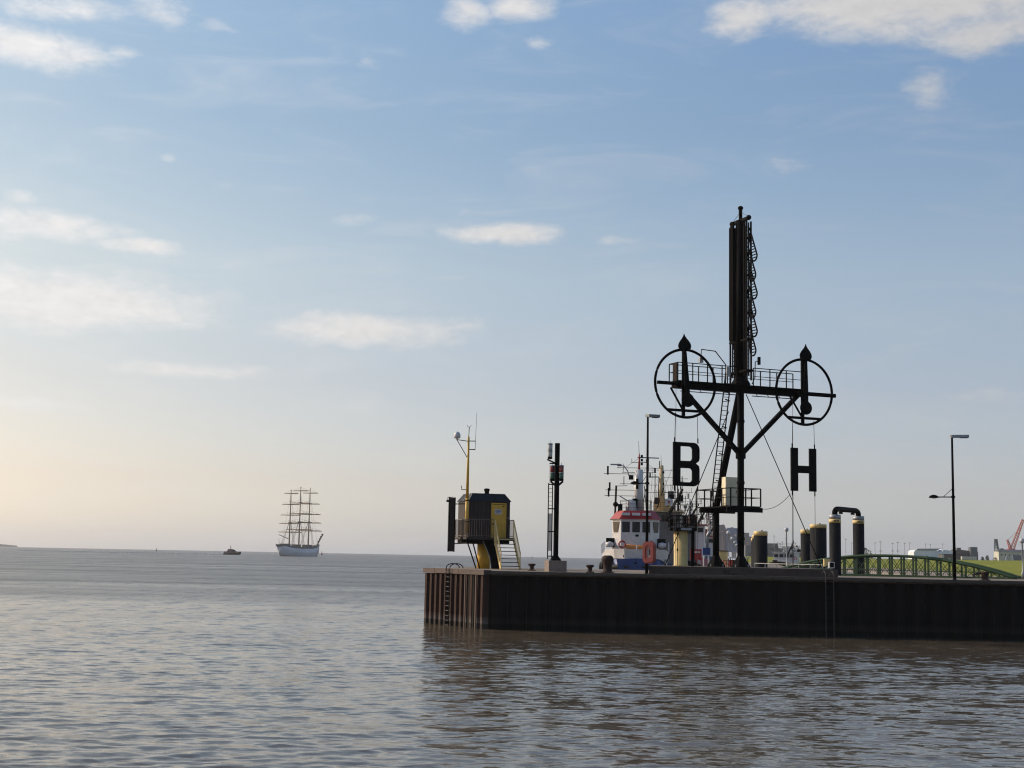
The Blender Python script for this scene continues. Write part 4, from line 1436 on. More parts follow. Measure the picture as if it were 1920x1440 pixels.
# ------------------------------------------------------------------ vessels
def mast_gear(parent, x_, y_, z0, z1, r0, m, yards, seed, black=BLACK2):
    rnd = random.Random(seed)
    ms = MB().tube((x_, y_, z0), (x_, y_, z1), r0, r0 * .5, n=10).build('mast', m, parent, True)
    for z, w_ in yards:
        MB().bar((x_ - w_ / 2, y_, z), (x_ + w_ / 2, y_, z), .05).build('mast_spreader', black, ms)
        for s_ in (-1, 1):
            MB().tube((x_ + s_ * w_ * .46, y_, z), (x_ + s_ * w_ * .46, y_, z + rnd.uniform(.3, .9)), rnd.choice((.02, .05, .09)), n=6).build('aerial', black, ms)
    for k in range(3):
        z = z0 + (z1 - z0) * (.35 + .25 * k)
        MB().box((x_ + .25, y_ - .15, z), (.22, .22, .26)).build('mast_light', black, ms)
    MB().tube((x_, y_, z1 - .1), (x_ - .08, y_, z1 + 1.3), .03, .015, n=5).build('whip_aerial', black, ms)
    for s_ in (-1, 1):
        MB().tube((x_, y_, z1 - .4), (x_ + s_ * 1.7, y_ + .8, z0), .015, n=4).build('stay_wire', ROPE, ms)
    return ms


TY = 131.0
tp = at(1194, 1060, TY)
tug = thing('tug_boat', 'blue and white tug with red wheelhouse roof moored behind the pier', 'boat', (tp.x, TY, 0), R(-4))


def tz(py, Y=TY + 4):
    return at(1194, py, Y).z


zb1, zb2 = tz(1049, TY), tz(1030, TY + 1)
st = [(-.5, 1.35, .5, zb1 + .1, -.5), (.4, 2.35, 1.3, zb1 + .1, -1), (2.2, 3.0, 2.4, zb1 + .02, -1.5), (6, 3.35, 3.1, zb1 - .5, -1.8), (14, 3.4, 3.2, zb1 - 1.3, -2), (24, 3.2, 2.9, zb1 - 1.3, -1.5), (26, 2.6, 2.2, zb1 - 1.2, -.5)]
MB().hull([(a_, b2 * .88, c_ * .88, d_, e_) for a_, b2, c_, d_, e_ in st]).build('hull', BLUE, tug, True)
bw_ = MB()
prof = [(-.62, 1.15), (.3, 2.08), (2.2, 2.72), (6, 3.05), (13, 3.1)]
loop = [(-x_, y_) for y_, x_ in reversed(prof)] + [(x_, y_) for y_, x_ in prof]
vs, fs = [], []
for (x_, y_) in loop:
    s_ = 1.0 - .0 * y_
    top = zb2 - max(0, y_ - 2) * .06
    lo_ = zb1 + .06 - max(0, y_ - .3) * .16
    vs += [(x_ * 1.0, y_ + .05, lo_), (x_ * 1.05, y_ - .08, top), (x_ * .99, y_ + .12, top), (x_ * .93, y_ + .25, lo_)]
for i in range(len(loop) - 1):
    for k in range(4):
        fs.append((i * 4 + k, i * 4 + (k + 1) % 4, (i + 1) * 4 + (k + 1) % 4, (i + 1) * 4 + k))
bw_._add(vs, fs)
blw = bw_.build('bulwark', WHITE, tug)
for x_, z_ in ((-1.1, .32), (.9, .30)):
    MB().box((x_, -.60 + abs(x_) * .2, zb1 + z_), (.42, .3, .24)).build('fairlead', BLACK2, blw)
fd = MB().path([(-2.75, 1.6, zb1 - .75), (-2.1, .3, zb1 - .7), (-1.1, -.6, zb1 - .68), (0, -.8, zb1 - .68), (1.1, -.6, zb1 - .68), (2.1, .3, zb1 - .7), (2.75, 1.6, zb1 - .75)], .20, 8).build('bow_fender', RUBBER, tug, True)
MB().prism([(-1.75, -.55, zb1 - .95), (0, -1.0, zb1 - .95), (1.75, -.55, zb1 - .95), (1.9, -.55, zb1 - .02), (.9, -.9, zb1 + .06), (0, -1.0, zb1 + .10), (-.9, -.9, zb1 + .06), (-1.9, -.55, zb1 - .02)], (0, .25, 0)).build('bow_apron', BLUE, tug)
MB().lathe([(.14, 0), (.14, .1)], (-.15, -1.03, zb1 - .35), 10).build('bow_eye', BLACK2, tug)
for k, (x_, y_, z_) in enumerate(((-2.85, 1.2, zb1 - .35), (-3.1, 2.8, zb1 - .55), (-3.3, 4.6, zb1 - .8))):
    MB().ring((x_, y_, z_), (.3, .95, 0), (0, 0, 1), .36, .17, 20, 8).build('tyre_fender', RUBBER, tug, True)
dk = zb1 + .15
MB().box((0, 7.0, dk - .2), (6.2, 10, .2)).build('foredeck', GREYM, tug)
# wheelhouse
wy = 4.6
wz0, wz1, wzr = tz(1027), tz(973), tz(957)
oct_ = [(-1.48, wy), (1.48, wy), (2.30, wy + 1.3), (2.30, wy + 4.2), (-2.30, wy + 4.2), (-2.30, wy + 1.3)]
wh = MB().prism([(x_, y_, dk - .1) for x_, y_ in oct_], (0, 0, wz1 - dk + .1)).build('wheelhouse', WHITE, tug)
c0 = Vector((0, wy + 2.0, 0))
rfv = [((x_ * 1.10), (y_ - wy - 2) * 1.10 + wy + 2, wz1) for x_, y_ in oct_] + [((x_ * .80), (y_ - wy - 2) * .80 + wy + 2, wzr) for x_, y_ in oct_]
m_ = MB()
m_._add(rfv, [tuple(range(5, -1, -1)), tuple(range(6, 12))] + [(i, (i + 1) % 6, 6 + (i + 1) % 6, 6 + i) for i in range(6)])
whr = m_.build('wheelhouse_roof', RED, tug)
for k in range(3):
    MB().box((-1.0 + k * 1.0, wy + .02, (wz1 + wzr) / 2 + .06), (.78, .36, .26)).build('roof_hatch', WHITE2, whr)
zw0, zw1 = tz(998), tz(978)
for x_ in (-.98, 0.0, .98):
    wn_ = MB().box((x_, wy - .012, (zw0 + zw1) / 2), (.74, .05, zw1 - zw0)).build('window', GLASSD, wh)
    MB().box((x_, wy - .03, zw1 + .035), (.84, .06, .06)).build('window_frame', WHITE2, wn_)
    MB().box((x_, wy - .03, zw0 - .035), (.84, .06, .06)).build('window_frame', WHITE2, wn_)
for s_ in (-1, 1):
    p_, q_ = Vector((s_ * 1.48, wy, 0)), Vector((s_ * 2.30, wy + 1.3, 0))
    nrm = Vector(((q_ - p_).y, -(q_ - p_).x, 0)).normalized() * s_
    a_, b2 = p_ + (q_ - p_) * .14 + nrm * .015, p_ + (q_ - p_) * .90 + nrm * .015
    MB().prism([a_ + Vector((0, 0, zw0)) + (b2 - a_) * .25, b2 + Vector((0, 0, zw0)) - (b2 - a_) * .12, b2 + Vector((0, 0, zw1)), a_ + Vector((0, 0, zw1))], nrm * .03).build('window', GLASSD, wh)
MB().box((.1, wy - .03, tz(1004)), (.30, .05, .2)).build('vent_grille', BLACK2, wh)
MB().bar((-1.5, wy - .06, tz(1012)), (1.5, wy - .06, tz(1012)), .03).build('grab_rail', WHITE2, wh)
# rolled orange boom and lifebuoys in front of the wheelhouse
MB().path([(-1.0, wy - .5, tz(1025)), (-.5, wy - .55, tz(1025.5)), (.2, wy - .55, tz(1026)), (.9, wy - .55, tz(1025.5)), (1.3, wy - .5, tz(1024.5))], .22, 8).build('rolled_boom', ORANGE, tug, True)
for x_ in (-1.35, 1.45):
    lr = MB().ring((x_, wy - .65, tz(1021)), (1, 0, 0), (0, 0, 1), .30, .085, 24, 8).build('life_ring', RED, tug, True)
    for k in range(4):
        a_ = k * math.pi / 2 + .4
        MB().ring((x_ + .30 * math.cos(a_), wy - .65, tz(1021) + .30 * math.sin(a_)), (math.cos(a_), 0, math.sin(a_)), (0, 1, 0), .09, .02, 10, 5).build('ring_band', WHITE, lr)
for s_ in (-1, 1):
    MB().lathe([(.05, 0), (.36, .1), (.40, .28), (.36, .46), (.05, .56)], (s_ * 2.55, wy + .6, tz(1027)), 14).build('life_raft', WHITE, tug, True)
    MB().box((s_ * 2.5, wy + 1.2, tz(1018)), (.8, .5, .9)).build('deck_locker', BLACK2, tug)
HOUSED = mat('grimy_deckhouse_paint', (.13, .115, .105), .7, scale=2, c2=(.05, .04, .035), amt=.45)
railing(tug, [(-3.05, 2.6, zb2 - .3), (-3.35, 7.5, zb2 - .5)], 1.0, WHITE2, step=1.0)
railing(tug, [(3.05, 2.6, zb2 - .3), (3.35, 7.5, zb2 - .5)], 1.0, WHITE2, step=1.0)
MB().tube((0, 1.6, dk), (0, 1.6, dk + 1.2), .05, n=6).build('jack_staff', WHITE2, tug)
MB().lathe([(.34, 0), (.34, .1), (.2, .14), (.2, .5), (.34, .55), (.34, .66)], (0, 2.4, dk - .1), 12).build('towing_bitt', BLACK2, tug)
# roof deck, mast and gear
rzk = wzr + .02
railing(tug, [(-1.5, wy + .9, rzk), (1.5, wy + .9, rzk), (1.5, wy + 3.4, rzk), (-1.5, wy + 3.4, rzk)], 1.0, BLACK2, rails=(1.0, .66, .33), step=.75, closed=True)
mzt = tz(880, TY + 6.5)
MB().tube((.28, wy + 2.2, rzk), (.28, wy + 2.2, mzt), .50, .40, n=18).build('funnel_mast', WHITE, tug, True)
mg = mast_gear(tug, .30, wy + 2.1, mzt, tz(851, TY + 6.5), .12, RED, [(mzt + .15, 4.4), (mzt + .7, 1.6), (mzt - .3, 3.4)], 4)
for k, (z, x0_, x1_) in enumerate(((tz(886), -3.2, -.1), (tz(905), -1.6, .3), (tz(917), -3.0, -.1), (tz(928), -3.1, -.1))):
    MB().bar((x0_, wy + 1.9, z), (x1_, wy + 1.9, z), .05).build('side_spreader', BLACK2, tug)
    MB().tube((x0_ + .4, wy + 1.9, z - .1), (x0_ + .4, wy + 1.9, z + .75), .09 if k != 1 else .04, n=8).build('aerial', BLACK2, tug)
MB().path([(-1.9, wy + 1.9, tz(870)), (-1.2, wy + 1.9, tz(871)), (-.85, wy + 1.9, tz(880)), (-.7, wy + 1.9, tz(890))], .06).build('radar_arm', GREYM, tug)
MB().box((-2.0, wy + 1.8, tz(868.5)), (1.1, .2, .13)).build('radar_scanner', GREYM, tug)
MB().box((1.2, wy + 2.4, tz(854)), (2.2, .12, .10), .25).build('radar_scanner', BLUE, tug)
MB().tube((1.2, wy + 2.4, tz(880)), (1.2, wy + 2.4, tz(854)), .08, n=6).build('scanner_post', GREYM, tug)
MB().box((-.5, wy + 1.4, tz(893)), (.45, .3, .45)).build('searchlight', BLACK2, tug)
MB().box((.1, wy + 1.55, tz(905)), (.25, .2, 1.0)).build('horn', BLACK2, tug)
MB().bar((-1.6, wy + 1.3, tz(929)), (.0, wy + 1.5, tz(947)), .10).build('fire_monitor', GREYM, tug)
MB().box((-.1, wy + 1.4, tz(943)), (.5, .4, 1.0)).build('fire_monitor', BLACK2, tug)
MB().lathe([(.55, 0), (.6, .2), (.55, .9), (.3, 1.1)], (-.45, wy + 1.5, rzk), 12).build('searchlight_drum', WHITE2, tug)
MB().ball((-2.0, wy + 1.4, tz(945)), .26).build('floodlight', BLACK2, tug)
MB().box((-1.55, wy + 1.3, tz(952)), (.45, .4, .8)).build('floodlight', BLACK2, tug)
MB().tube((-2.15, wy + 2.4, tz(1030)), (-1.95, wy + 2.4, tz(908)), .10, n=8).build('derrick_post', BROWN, tug)
MB().bar((-1.95, wy + 2.4, tz(909)), (-.85, wy + 2.4, tz(908)), .05).build('derrick_arm', BLACK2, tug)


def rigging(parent, x0, x1, y_, z0, z1, n_, seed):
    """the clutter of aerials, derricks and lamps above a deckhouse"""
    rnd = random.Random(seed)
    for k in range(n_):
        xx = rnd.uniform(x0, x1)
        yy = y_ + rnd.uniform(-1.5, 1.5)
        zb_ = z0 + (z1 - z0) * rnd.uniform(0, .35)
        zt_ = zb_ + (z1 - z0) * rnd.uniform(.2, .62)
        kind_ = k % 4
        if kind_ == 0:
            MB().tube((xx, yy, zb_), (xx, yy, zt_), rnd.uniform(.03, .07), n=5).build('aerial', BLACK2, parent)
            MB().bar((xx - rnd.uniform(.3, .9), yy, zt_ - .3), (xx + rnd.uniform(.3, .9), yy, zt_ - .3), .05).build('aerial_yard', BLACK2, parent)
        elif kind_ == 1:
            MB().bar((xx, yy, zb_), (xx + rnd.uniform(-1.4, 1.4), yy, zt_), .10).build('derrick', rnd.choice((BLACK2, HOUSED, BOLL)), parent)
        elif kind_ == 2:
            MB().box((xx, yy, zb_ + .3), (rnd.uniform(.3, .7), .5, rnd.uniform(.3, .8))).build('deck_gear', rnd.choice((BLACK2, HOUSED, BOLL, WHITE2)), parent)
            MB().tube((xx, yy, zb_), (xx, yy, zb_ + 1.6), .03, n=5).build('aerial', BLACK2, parent)
        else:
            MB().tube((xx, yy, z1 * .98), (xx + rnd.uniform(-2.2, 2.2), yy, z0), .02, n=4).build('stay_wire', ROPE, parent)


def workboat(px, Y, L, beam, hullm, housem, topm, mastm, hh, ztop, label, seed, rz=R(-10), z_house=7.5, name='work_boat', mr_=.2):
    rnd = random.Random(seed)
    b_ = at(px, 1050, Y)
    t = thing(name, label, 'boat', (b_.x, Y, 0), rz, 'boats moored behind the pier')
    hb_ = beam / 2
    MB().hull([(0, hb_ * .25, .1, hh + .8, -.3), (1.2, hb_ * .7, hb_ * .4, hh + .5, -1), (4, hb_, hb_ * .8, hh + .1, -1.5), (L * .6, hb_, hb_ * .95, hh - .5, -1.8), (L, hb_ * .85, hb_ * .75, hh - .5, -1)]).build('hull', hullm, t, True)
    railing(t, [(-hb_ * .9, 3.5, hh + .1), (-hb_ * .95, 9, hh - .1)], 1.0, WHITE2, step=1.2)
    railing(t, [(hb_ * .9, 3.5, hh + .1), (hb_ * .95, 9, hh - .1)], 1.0, WHITE2, step=1.2)
    y0 = L * .28
    ho = MB().box((0, y0 + 2.6, (hh + z_house) / 2 - .3), (beam * .72, 5.2, z_house - hh + .6)).build('deckhouse', housem, t)
    for k in range(4):
        MB().box((-beam * .27 + k * beam * .18, y0 - .02, z_house - .75), (beam * .14, .05, .75)).build('window', GLASSD, ho)
    MB().box((0, y0 + 2.5, z_house + .08), (beam * .82, 5.8, .16)).build('house_roof', topm, t)
    MB().box((0, y0 + 4.2, z_house + .8), (beam * .3, 1.6, 1.5)).build('funnel', topm, t)
    railing(t, [(-beam * .36, y0 + .3, z_house + .16), (beam * .36, y0 + .3, z_house + .16)], 1.0, BLACK2, step=.8)
    hgt = ztop - z_house
    mast_gear(t, 0, y0 + 2.0, z_house + .1, ztop, mr_, mastm, [(z_house + hgt * f_, beam * w_) for f_, w_ in ((.42, .55), (.58, .8), (.74, .45), (.9, .6))], seed)
    rigging(t, -beam * .45, beam * .45, y0 + 2.5, z_house, ztop, 22, seed + 100)
    MB().bar((beam * .1, y0 - .5, z_house - 1), (beam * .42, y0 - 2.2, z_house + 2.6), .35, .35, .18, .18).build('crane_jib', BLACK2, t)
    MB().ring((beam * .40, y0 - .2, hh + 1.6), (1, 0, 0), (0, 0, 1), .34, .1, 18, 6).build('life_ring', RED, t)
    MB().box((-beam * .2, 3.0, hh + .7), (1.0, .9, .9)).build('winch', BOLL, t)
    for k in range(3):
        MB().ring((-hb_ - .1, 4 + k * 2.5, hh - .7), (0, 1, 0), (0, 0, 1), .4, .16, 16, 6).build('tyre_fender', RUBBER, t)
    return t


zY = lambda px, py, Y: at(px, py, Y).z
HOUSED = mat('grimy_deckhouse_paint', (.13, .115, .105), .7, scale=2, c2=(.05, .04, .035), amt=.45)
workboat(1229, 158, 26, 6.6, DKBLUE, HOUSED, CREAMW, CREAMW, 3.2, zY(1222, 868, 163), 'tug with a buff yellow mast behind the red roofed tug', 11, z_house=zY(1229, 958, 162), mr_=.48)
workboat(1264, 188, 26, 6.8, BLACK2, HOUSED, BLACK2, BLACK2, 3.6, zY(1262, 915, 195), 'boat with a tall black mast behind the yellow pillar', 12, z_house=zY(1264, 985, 195))
workboat(1288, 222, 26, 6.8, RED, WHITE, RED, GREYM, 4.2, zY(1288, 935, 230), 'red hulled boat, farthest in the row behind the pillar', 13, z_house=zY(1288, 985, 230), mr_=.26)
workboat(1310, 262, 30, 7.4, DKBLUE, WHITE, RED, GREYM, 4.4, zY(1308, 950, 270), 'white housed boat left of the bent vent pipe', 14, z_house=zY(1308, 1006, 270))
sb = workboat(1458, 330, 22, 7.0, BLACK2, WHITE, WHITE2, GREYM, 3.4, zY(1458, 1016, 336), 'small white harbour boat far between the piles', 15, R(-25), z_house=zY(1458, 1036, 336))
sb['group'] = 'boats moored behind the pier'
# pennant and diamond shape in the rigging
fp = at(1247, 936, 162)
fl = thing('signal_flag', 'white flag with red mark in the rigging behind the tug', 'flag', fp)
MB().prism([(0, 0, 0), (.5, .1, .12), (.95, 0, -.05), (.9, .05, -.75), (.45, .15, -.62), (0, 0, -.8)], (0, .02, 0)).build('flag_cloth', WHITE, fl)
MB().prism([(.3, -.03, -.15), (.6, -.03, -.2), (.45, -.03, -.55)], (0, .01, 0)).build('flag_mark', RED, fl)
MB().tube((0, 0, 1.5), (0, 0, -4.5), .02, n=5).build('flag_halyard', ROPE, fl)

# ------------------------------------------------------------------ tall ship and other craft on the river
SY_ = 1200.0
sp = at(561, 1040, SY_)
HD = R(-62)           # bow points away to the right: local +x is forward
ship = thing('tall_ship', 'white three masted tall ship with bare yards on the river', 'sailing ship', (sp.x, SY_, drop(SY_)), R(71))


def shipz(py, px=561):
    return at(px, py, SY_).z - drop(SY_)


def hull_x(st, m, name, parent):
    b_ = MB()
    b_.hull(st)
    b_.v = [(y_, -x_, z_) for x_, y_, z_ in b_.v]
    return b_.build(name, m, parent, True)


hd_ = 7.6
hull_x([(-36, 3.2, .4, hd_ + 1.2, 2.2), (-33, 4.6, 2.2, hd_ + .6, -.5), (-24, 6.0, 5.2, hd_ - .4, -3), (-8, 6.6, 6.2, hd_ - 1.0, -4), (12, 6.4, 5.8, hd_ - .9, -4), (24, 5.0, 3.4, hd_ + .2, -4), (32, 2.2, .8, hd_ + 1.3, -2), (37, .35, .1, hd_ + 2.3, 3.5)], GREYH, 'hull', ship)
hull_x([(-36.2, 3.3, 3.25, hd_ + 2.2, hd_ + .2), (-24, 6.1, 6.05, hd_ + .9, hd_ - 1.0), (-8, 6.7, 6.65, hd_ + .2, hd_ - 1.6), (12, 6.5, 6.4, hd_ + .3, hd_ - 1.5), (24, 5.1, 5.0, hd_ + 1.3, hd_ - .4), (32, 2.3, 2.2, hd_ + 2.3, hd_ + .7), (37.1, .4, .35, hd_ + 3.1, hd_ + 1.7)], ROPE, 'bulwark', ship)
for k in range(4):
    MB().box((-36.35, -2.2 + k * 1.45, hd_ + .5), (.2, .7, .7)).build('stern_window', GLASSD, ship)
for (x_, l_, h_) in ((-26, 9, 3.0), (-6, 7, 2.6), (14, 8, 2.6), (27, 4, 2.0)):
    MB().box((x_, 0, hd_ + h_ / 2 - .2), (l_, 5.5, h_)).build('deckhouse', ROPE, ship)
MB().tube((33, 0, hd_ + 2.5), (44, 0, hd_ + 12), .7, .4, n=8).build('bowsprit', WOOD, ship)
for k in range(4):
    MB().bar((35 + k * 2.4, 0, hd_ + 4 + k * 2.1), (35 + k * 2.4, 0, hd_ + 6.2 + k * 2.1), .9).build('furled_jib', ROPE, ship)
for nm, mx_, top_, yd in (('mizzen', -19, 918, (925.5, 946, 966, 982, 998)), ('main', -1.5, 912, (920, 943, 963, 979, 993)), ('fore', 16, 914, (924, 944.5, 964, 980, 995))):
    ox = mx_
    Yd = SY_ + mx_ * math.sin(R(71))
    zt_ = at(561, top_, Yd).z
    ms = MB().tube((ox, 0, hd_ - 1), (ox, 0, zt_), .72, .32, n=8).build('mast', WOOD, ship)
    for i, py in enumerate(yd):
        z = at(561, py, Yd).z
        hl = (8.0, 10.2, 11.4, 12.4, 13.2)[i] * (.9 if nm == 'mizzen' else 1.0)
        swing = R(6)
        for s_ in (-1, 1):
            MB().tube((ox + .7, 0, z), (ox + .7 + s_ * hl * math.sin(swing), s_ * hl * math.cos(swing), z + s_ * .1), .42, .24, n=6).build('yard', WOOD, ms)
            MB().tube((ox, 0, z + 3.0), (ox + .7, s_ * hl * .95, z), .06, n=4).build('lift_line', ROPE, ms)
            MB().tube((ox + 1.0, s_ * .6, z + .35), (ox + 1.0 + s_ * hl * .8 * math.sin(swing), s_ * hl * .8, z + .30), .34, .2, n=6).build('furled_sail', CREAMW, ms)
    for f_ in (.42, .74):
        z = hd_ + (zt_ - hd_) * f_
        MB().box((ox, 0, z), (1.4, 3.0, .35)).build('mast_top_platform', ROPE, ms)
    for s_ in (-1, 1):
        for k in range(4):
            MB().tube((ox - k * 1.5, s_ * 6.2, hd_), (ox, s_ * .6, hd_ + (zt_ - hd_) * .44), .075, n=4).build('shroud', ROPE, ms)
        MB().tube((ox - 2, s_ * 6.2, hd_), (ox, 0, hd_ + (zt_ - hd_) * .95), .06, n=4).build('shroud', ROPE, ms)
    MB().tube((ox, 0, hd_ + (zt_ - hd_) * .9), (ox + 16.5, 0, hd_ + (3 if nm != 'fore' else 6)), .06, n=4).build('stay_line', ROPE, ms)
MB().tube((-21, 0, hd_ + 7), (-37, 0, hd_ + 10), .3, n=6).build('spanker_boom', WOOD, ship)
MB().tube((-36, 0, hd_ + 1.5), (-37.5, 0, hd_ + 7), .15, n=5).build('flag_staff', WOOD, ship)
# bow wave along the waterline is left to the water

PYb = 1250.0
pp = at(435, 1038, PYb)
pb_ = thing('pilot_boat', 'small dark motor boat with a rounded cabin left of the tall ship', 'boat', (pp.x, PYb, drop(PYb)), R(-8))
hull_x([(-7.5, 1.9, 1.7, 1.6, -.5), (-2, 2.3, 2.1, 1.6, -.8), (4, 2.0, 1.4, 2.0, -.8), (7, .9, .4, 2.6, -.3), (8.3, .15, .05, 3.0, .8)], BLACK2, 'hull', pb_)
MB().prism([(-4.6, -1.6, 1.6), (4.2, -1.6, 1.9), (3.2, -1.6, 2.6), (1.2, -1.6, 4.1), (-1.5, -1.6, 4.6), (-3.4, -1.6, 4.4), (-4.4, -1.6, 3.0)], (0, 3.2, 0)).build('cabin', mat('plum_cabin_paint', (.16, .07, .08), .6), pb_)
MB().prism([(-3.7, -1.68, 4.45), (1.4, -1.68, 4.3), (3.5, -1.68, 2.7), (3.7, -1.68, 2.9), (1.5, -1.68, 4.6), (-1.5, -1.68, 5.05), (-3.7, -1.68, 4.8)], (0, 3.36, 0)).build('cabin_roof', RUBBER, pb_)
for k in range(4):
    MB().box((-3.2 + k * 1.3, -1.62, 3.2), (.8, .05, .8)).build('window', GLASSD, pb_)
MB().tube((-1.2, 0, 4.6), (-1.6, 0, 8.2), .30, .18, n=6).build('mast', HALL, pb_)
MB().box((-1.5, 0, 6.2), (1.2, 1.0, .3)).build('radar_scanner', WHITE2, pb_)
MB().box((-6.3, 0, 2.2), (1.6, 2.4, 1.1)).build('aft_locker', RUBBER, pb_)
railing(pb_, [(4.0, -1.7, 2.0), (7.2, -.5, 2.6)], 1.0, WHITE2, step=1.0, post=.1, rail=.1)


FOAM = mat('wake_foam', (.62, .62, .60), .8)
wk = MB()
rnd = random.Random(5)
for k in range(70):                              # broken foam trailing astern of the motor boat
    a_ = pp.x - 8 - k * 2.6
    wk.box((a_ + rnd.uniform(-2, 2), PYb + rnd.uniform(-1, 1) * (2 + k * .14), drop(PYb) + .03), (rnd.uniform(2, 6), rnd.uniform(.8, 2.6), rnd.uniform(.3, .8)), rnd.uniform(-.2, .2))
wk.build('boat_wake', FOAM, kind='stuff')


def buoy(px, py, Y, h, m, label):
    b_ = at(px, py, Y)
    t = thing('channel_buoy', label, 'buoy', (b_.x, Y, drop(Y)), 0, 'channel buoys on the river')
    MB().lathe([(.9 * h / 4, -.5), (1.1 * h / 4, .1), (1.1 * h / 4, h * .2), (.55 * h / 4, h * .3)], (0, 0, 0), 12).build('float', m, t)
    MB().lathe([(.55 * h / 4, h * .3), (.3 * h / 4, h * .85), (.3 * h / 4, h * .9)], (0, 0, 0), 8).build('buoy_tower', m, t)
    MB().ball((0, 0, h * .96), .35 * h / 4, 8, 6).build('top_lamp', m, t)


GREENB = mat('green_buoy_paint', (.03, .07, .05), .6)
REDB = mat('red_buoy_paint', (.12, .04, .035), .6)
buoy(293, 1032, 2100, 4.6, GREENB, 'tiny buoy left of the motor boat')
buoy(603.5, 1037, 1700, 4.6, REDB, 'tiny buoy right beside the tall ship')
buoy(998, 1044, 2300, 3.6, GREENB, 'tiny buoy on the horizon between the hut and the light mast')

# ------------------------------------------------------------------ far shore, dike and the things on it
fs_ = MB()
pts = []
fy = 6500.0
for k in range(60):
    x_ = -2600 + k * (at(33, 1020, fy).x + 2600) / 59
    h_ = 16 * (1 - (k / 59) ** 3) * (.85 + .15 * math.sin(k * 1.7) + .08 * math.sin(k * 4.1)) + 1
    pts.append((x_, h_))
dz = drop(fy)
fs_.prism([(x_, fy, dz - 2) for x_, h_ in (pts[-1], pts[0])] + [(x_, fy, dz + 5.0 + h_ * .75) for x_, h_ in pts], (-115, 260, 0))
fs_.build('far_shore', FARL, kind='structure')

shore = [(121, 735, .04), (124, 722, .04), (131, 700, .1), (139, 665, .35), (147, 615, .7), (143, 545, .95), (128, 460, 1.0), (110, 390, 1.0), (95, 325, 1.0), (85, 260, 1.0), (79, 180, 1.0), (76, 100, 1.0), (76, 10, 1.0)]
secs = [(0, -1.0), (1.5, .7), (12, 1.7), (15, 1.9), (24, 2.7), (42, 4.5), (58, 5.9), (72, 6.3), (3200, 6.3 + drop(3200))]
sh2 = []
for k in range(len(shore) - 1):
    for q in range(6):
        f_ = q / 6
        sh2.append(tuple(shore[k][m_] * (1 - f_) + shore[k + 1][m_] * f_ for m_ in range(3)))
n = len(sh2)
vs, fs = [], []
for d_, z_ in secs:
    for k, (x_, y_, e_) in enumerate(sh2):
        w_ = .3 * math.sin(k * .9) + .2 * math.sin(k * 2.3)
        ang_ = math.atan2(1 - e_ * .86, .12 + e_ * .9)
        vs.append((x_ + (d_ + w_) * math.cos(ang_), y_ + (d_ + w_) * math.sin(ang_), z_ + (.12 * w_ if 20 < d_ < 100 else 0)))
for j in range(len(secs) - 1):
    for k in range(n - 1):
        fs.append((j * n + k, (j + 1) * n + k, (j + 1) * n + k + 1, j * n + k + 1))
g_ = MB()
g_._add(vs, [f for i, f in enumerate(fs) if i >= 3 * (n - 1)])
g_.build('dike', GRASS, kind='structure')
s_ = MB()
s_._add(vs, [f for i, f in enumerate(fs) if i < 3 * (n - 1)])
s_.build('dike_revetment', STONE, kind='structure')
GZ = 6.3


def far(name, label, cat, px, Y, group=None, z=None, rz=0):
    b_ = at(px, 1050, Y)
    return thing(name, label, cat, (b_.x, Y, (GZ if z is None else z)), rz, group)


def fm(px0, px1, Y):
    return (px1 - px0) * Y / F


def fh(px, py, Y, z=GZ):
    return at(px, py, Y).z - z


# white sheeted hall
Y = 960
t = far('sheeted_hall', 'long white sheeted hall with chamfered edges on the dike', 'building', 1738, Y)
w_, h_ = fm(1709, 1757, Y), fh(1738, 1029, Y)
MB().prism([(-w_ / 2, 0, 0), (w_ / 2, 0, 0), (w_ / 2, 0, h_ * .72), (w_ / 2 - .8, 0, h_ * .82), (w_ / 2 - 1.8, 0, h_ * .86), (-w_ / 2 + 1.0, 0, h_ * .86), (-w_ / 2, 0, h_ * .70)], (0, 14, 0)).build('hall_body', SHEET, t)
MB().prism([(-w_ / 2 + 1.6, -.3, h_ * .86), (w_ / 2 - 2.4, -.3, h_ * .86), (w_ / 2 + 1.2, -.3, h_ * 1.05), (-w_ / 2 + 2.4, -.3, h_ * 1.0)], (0, 12, 0)).build('hall_roof', GREYM, t)
MB().prism([(w_ / 2, 0, 0), (w_ / 2 + 3.4, 5, 0), (w_ / 2 + 3.4, 5, h_ * 1.0), (w_ / 2, 0, h_ * .72)], (0, 9, 0)).build('hall_end', SHEET, t)
MB().box((.2, -.1, h_ * .36), (.9, .2, .6)).build('vent_grille', HALL, t)
t = far('sheeted_annex', 'low pale annex right of the white sheeted hall', 'building', 1777, 985)
w_ = fm(1764, 1792, 985)
h_ = fh(1777, 1031, 985)
MB().prism([(-w_ / 2, 0, 0), (w_ / 2, 0, 0), (w_ / 2, 0, h_ * .9), (-w_ / 2 + 2, 0, h_)], (0, 10, 0)).build('annex_body', SHEET, t)
MB().box((0, -.1, h_ * .4), (w_ * .6, .3, .4)).build('annex_band', WHITE2, t)
t = far('dark_shed', 'low dark shed with white door in front of the annex', 'building', 1778, 940)
w_, h_ = fm(1765, 1791, 940), fh(1778, 1039.5, 940)
MB().box((0, 3, h_ / 2), (w_, 6, h_)).build('shed_wall', BRICK, t)
MB().box((-w_ / 2 + .9, -.15, h_ / 2), (1.8, .3, h_)).build('shed_end', PALEW, t)
MB().box((0, 3, h_ + .15), (w_ + .6, 6.6, .3)).build('shed_roof', HALL, t)
MB().box((.8, -.1, .8), (1.5, .2, 1.6)).build('door', WHITE, t)
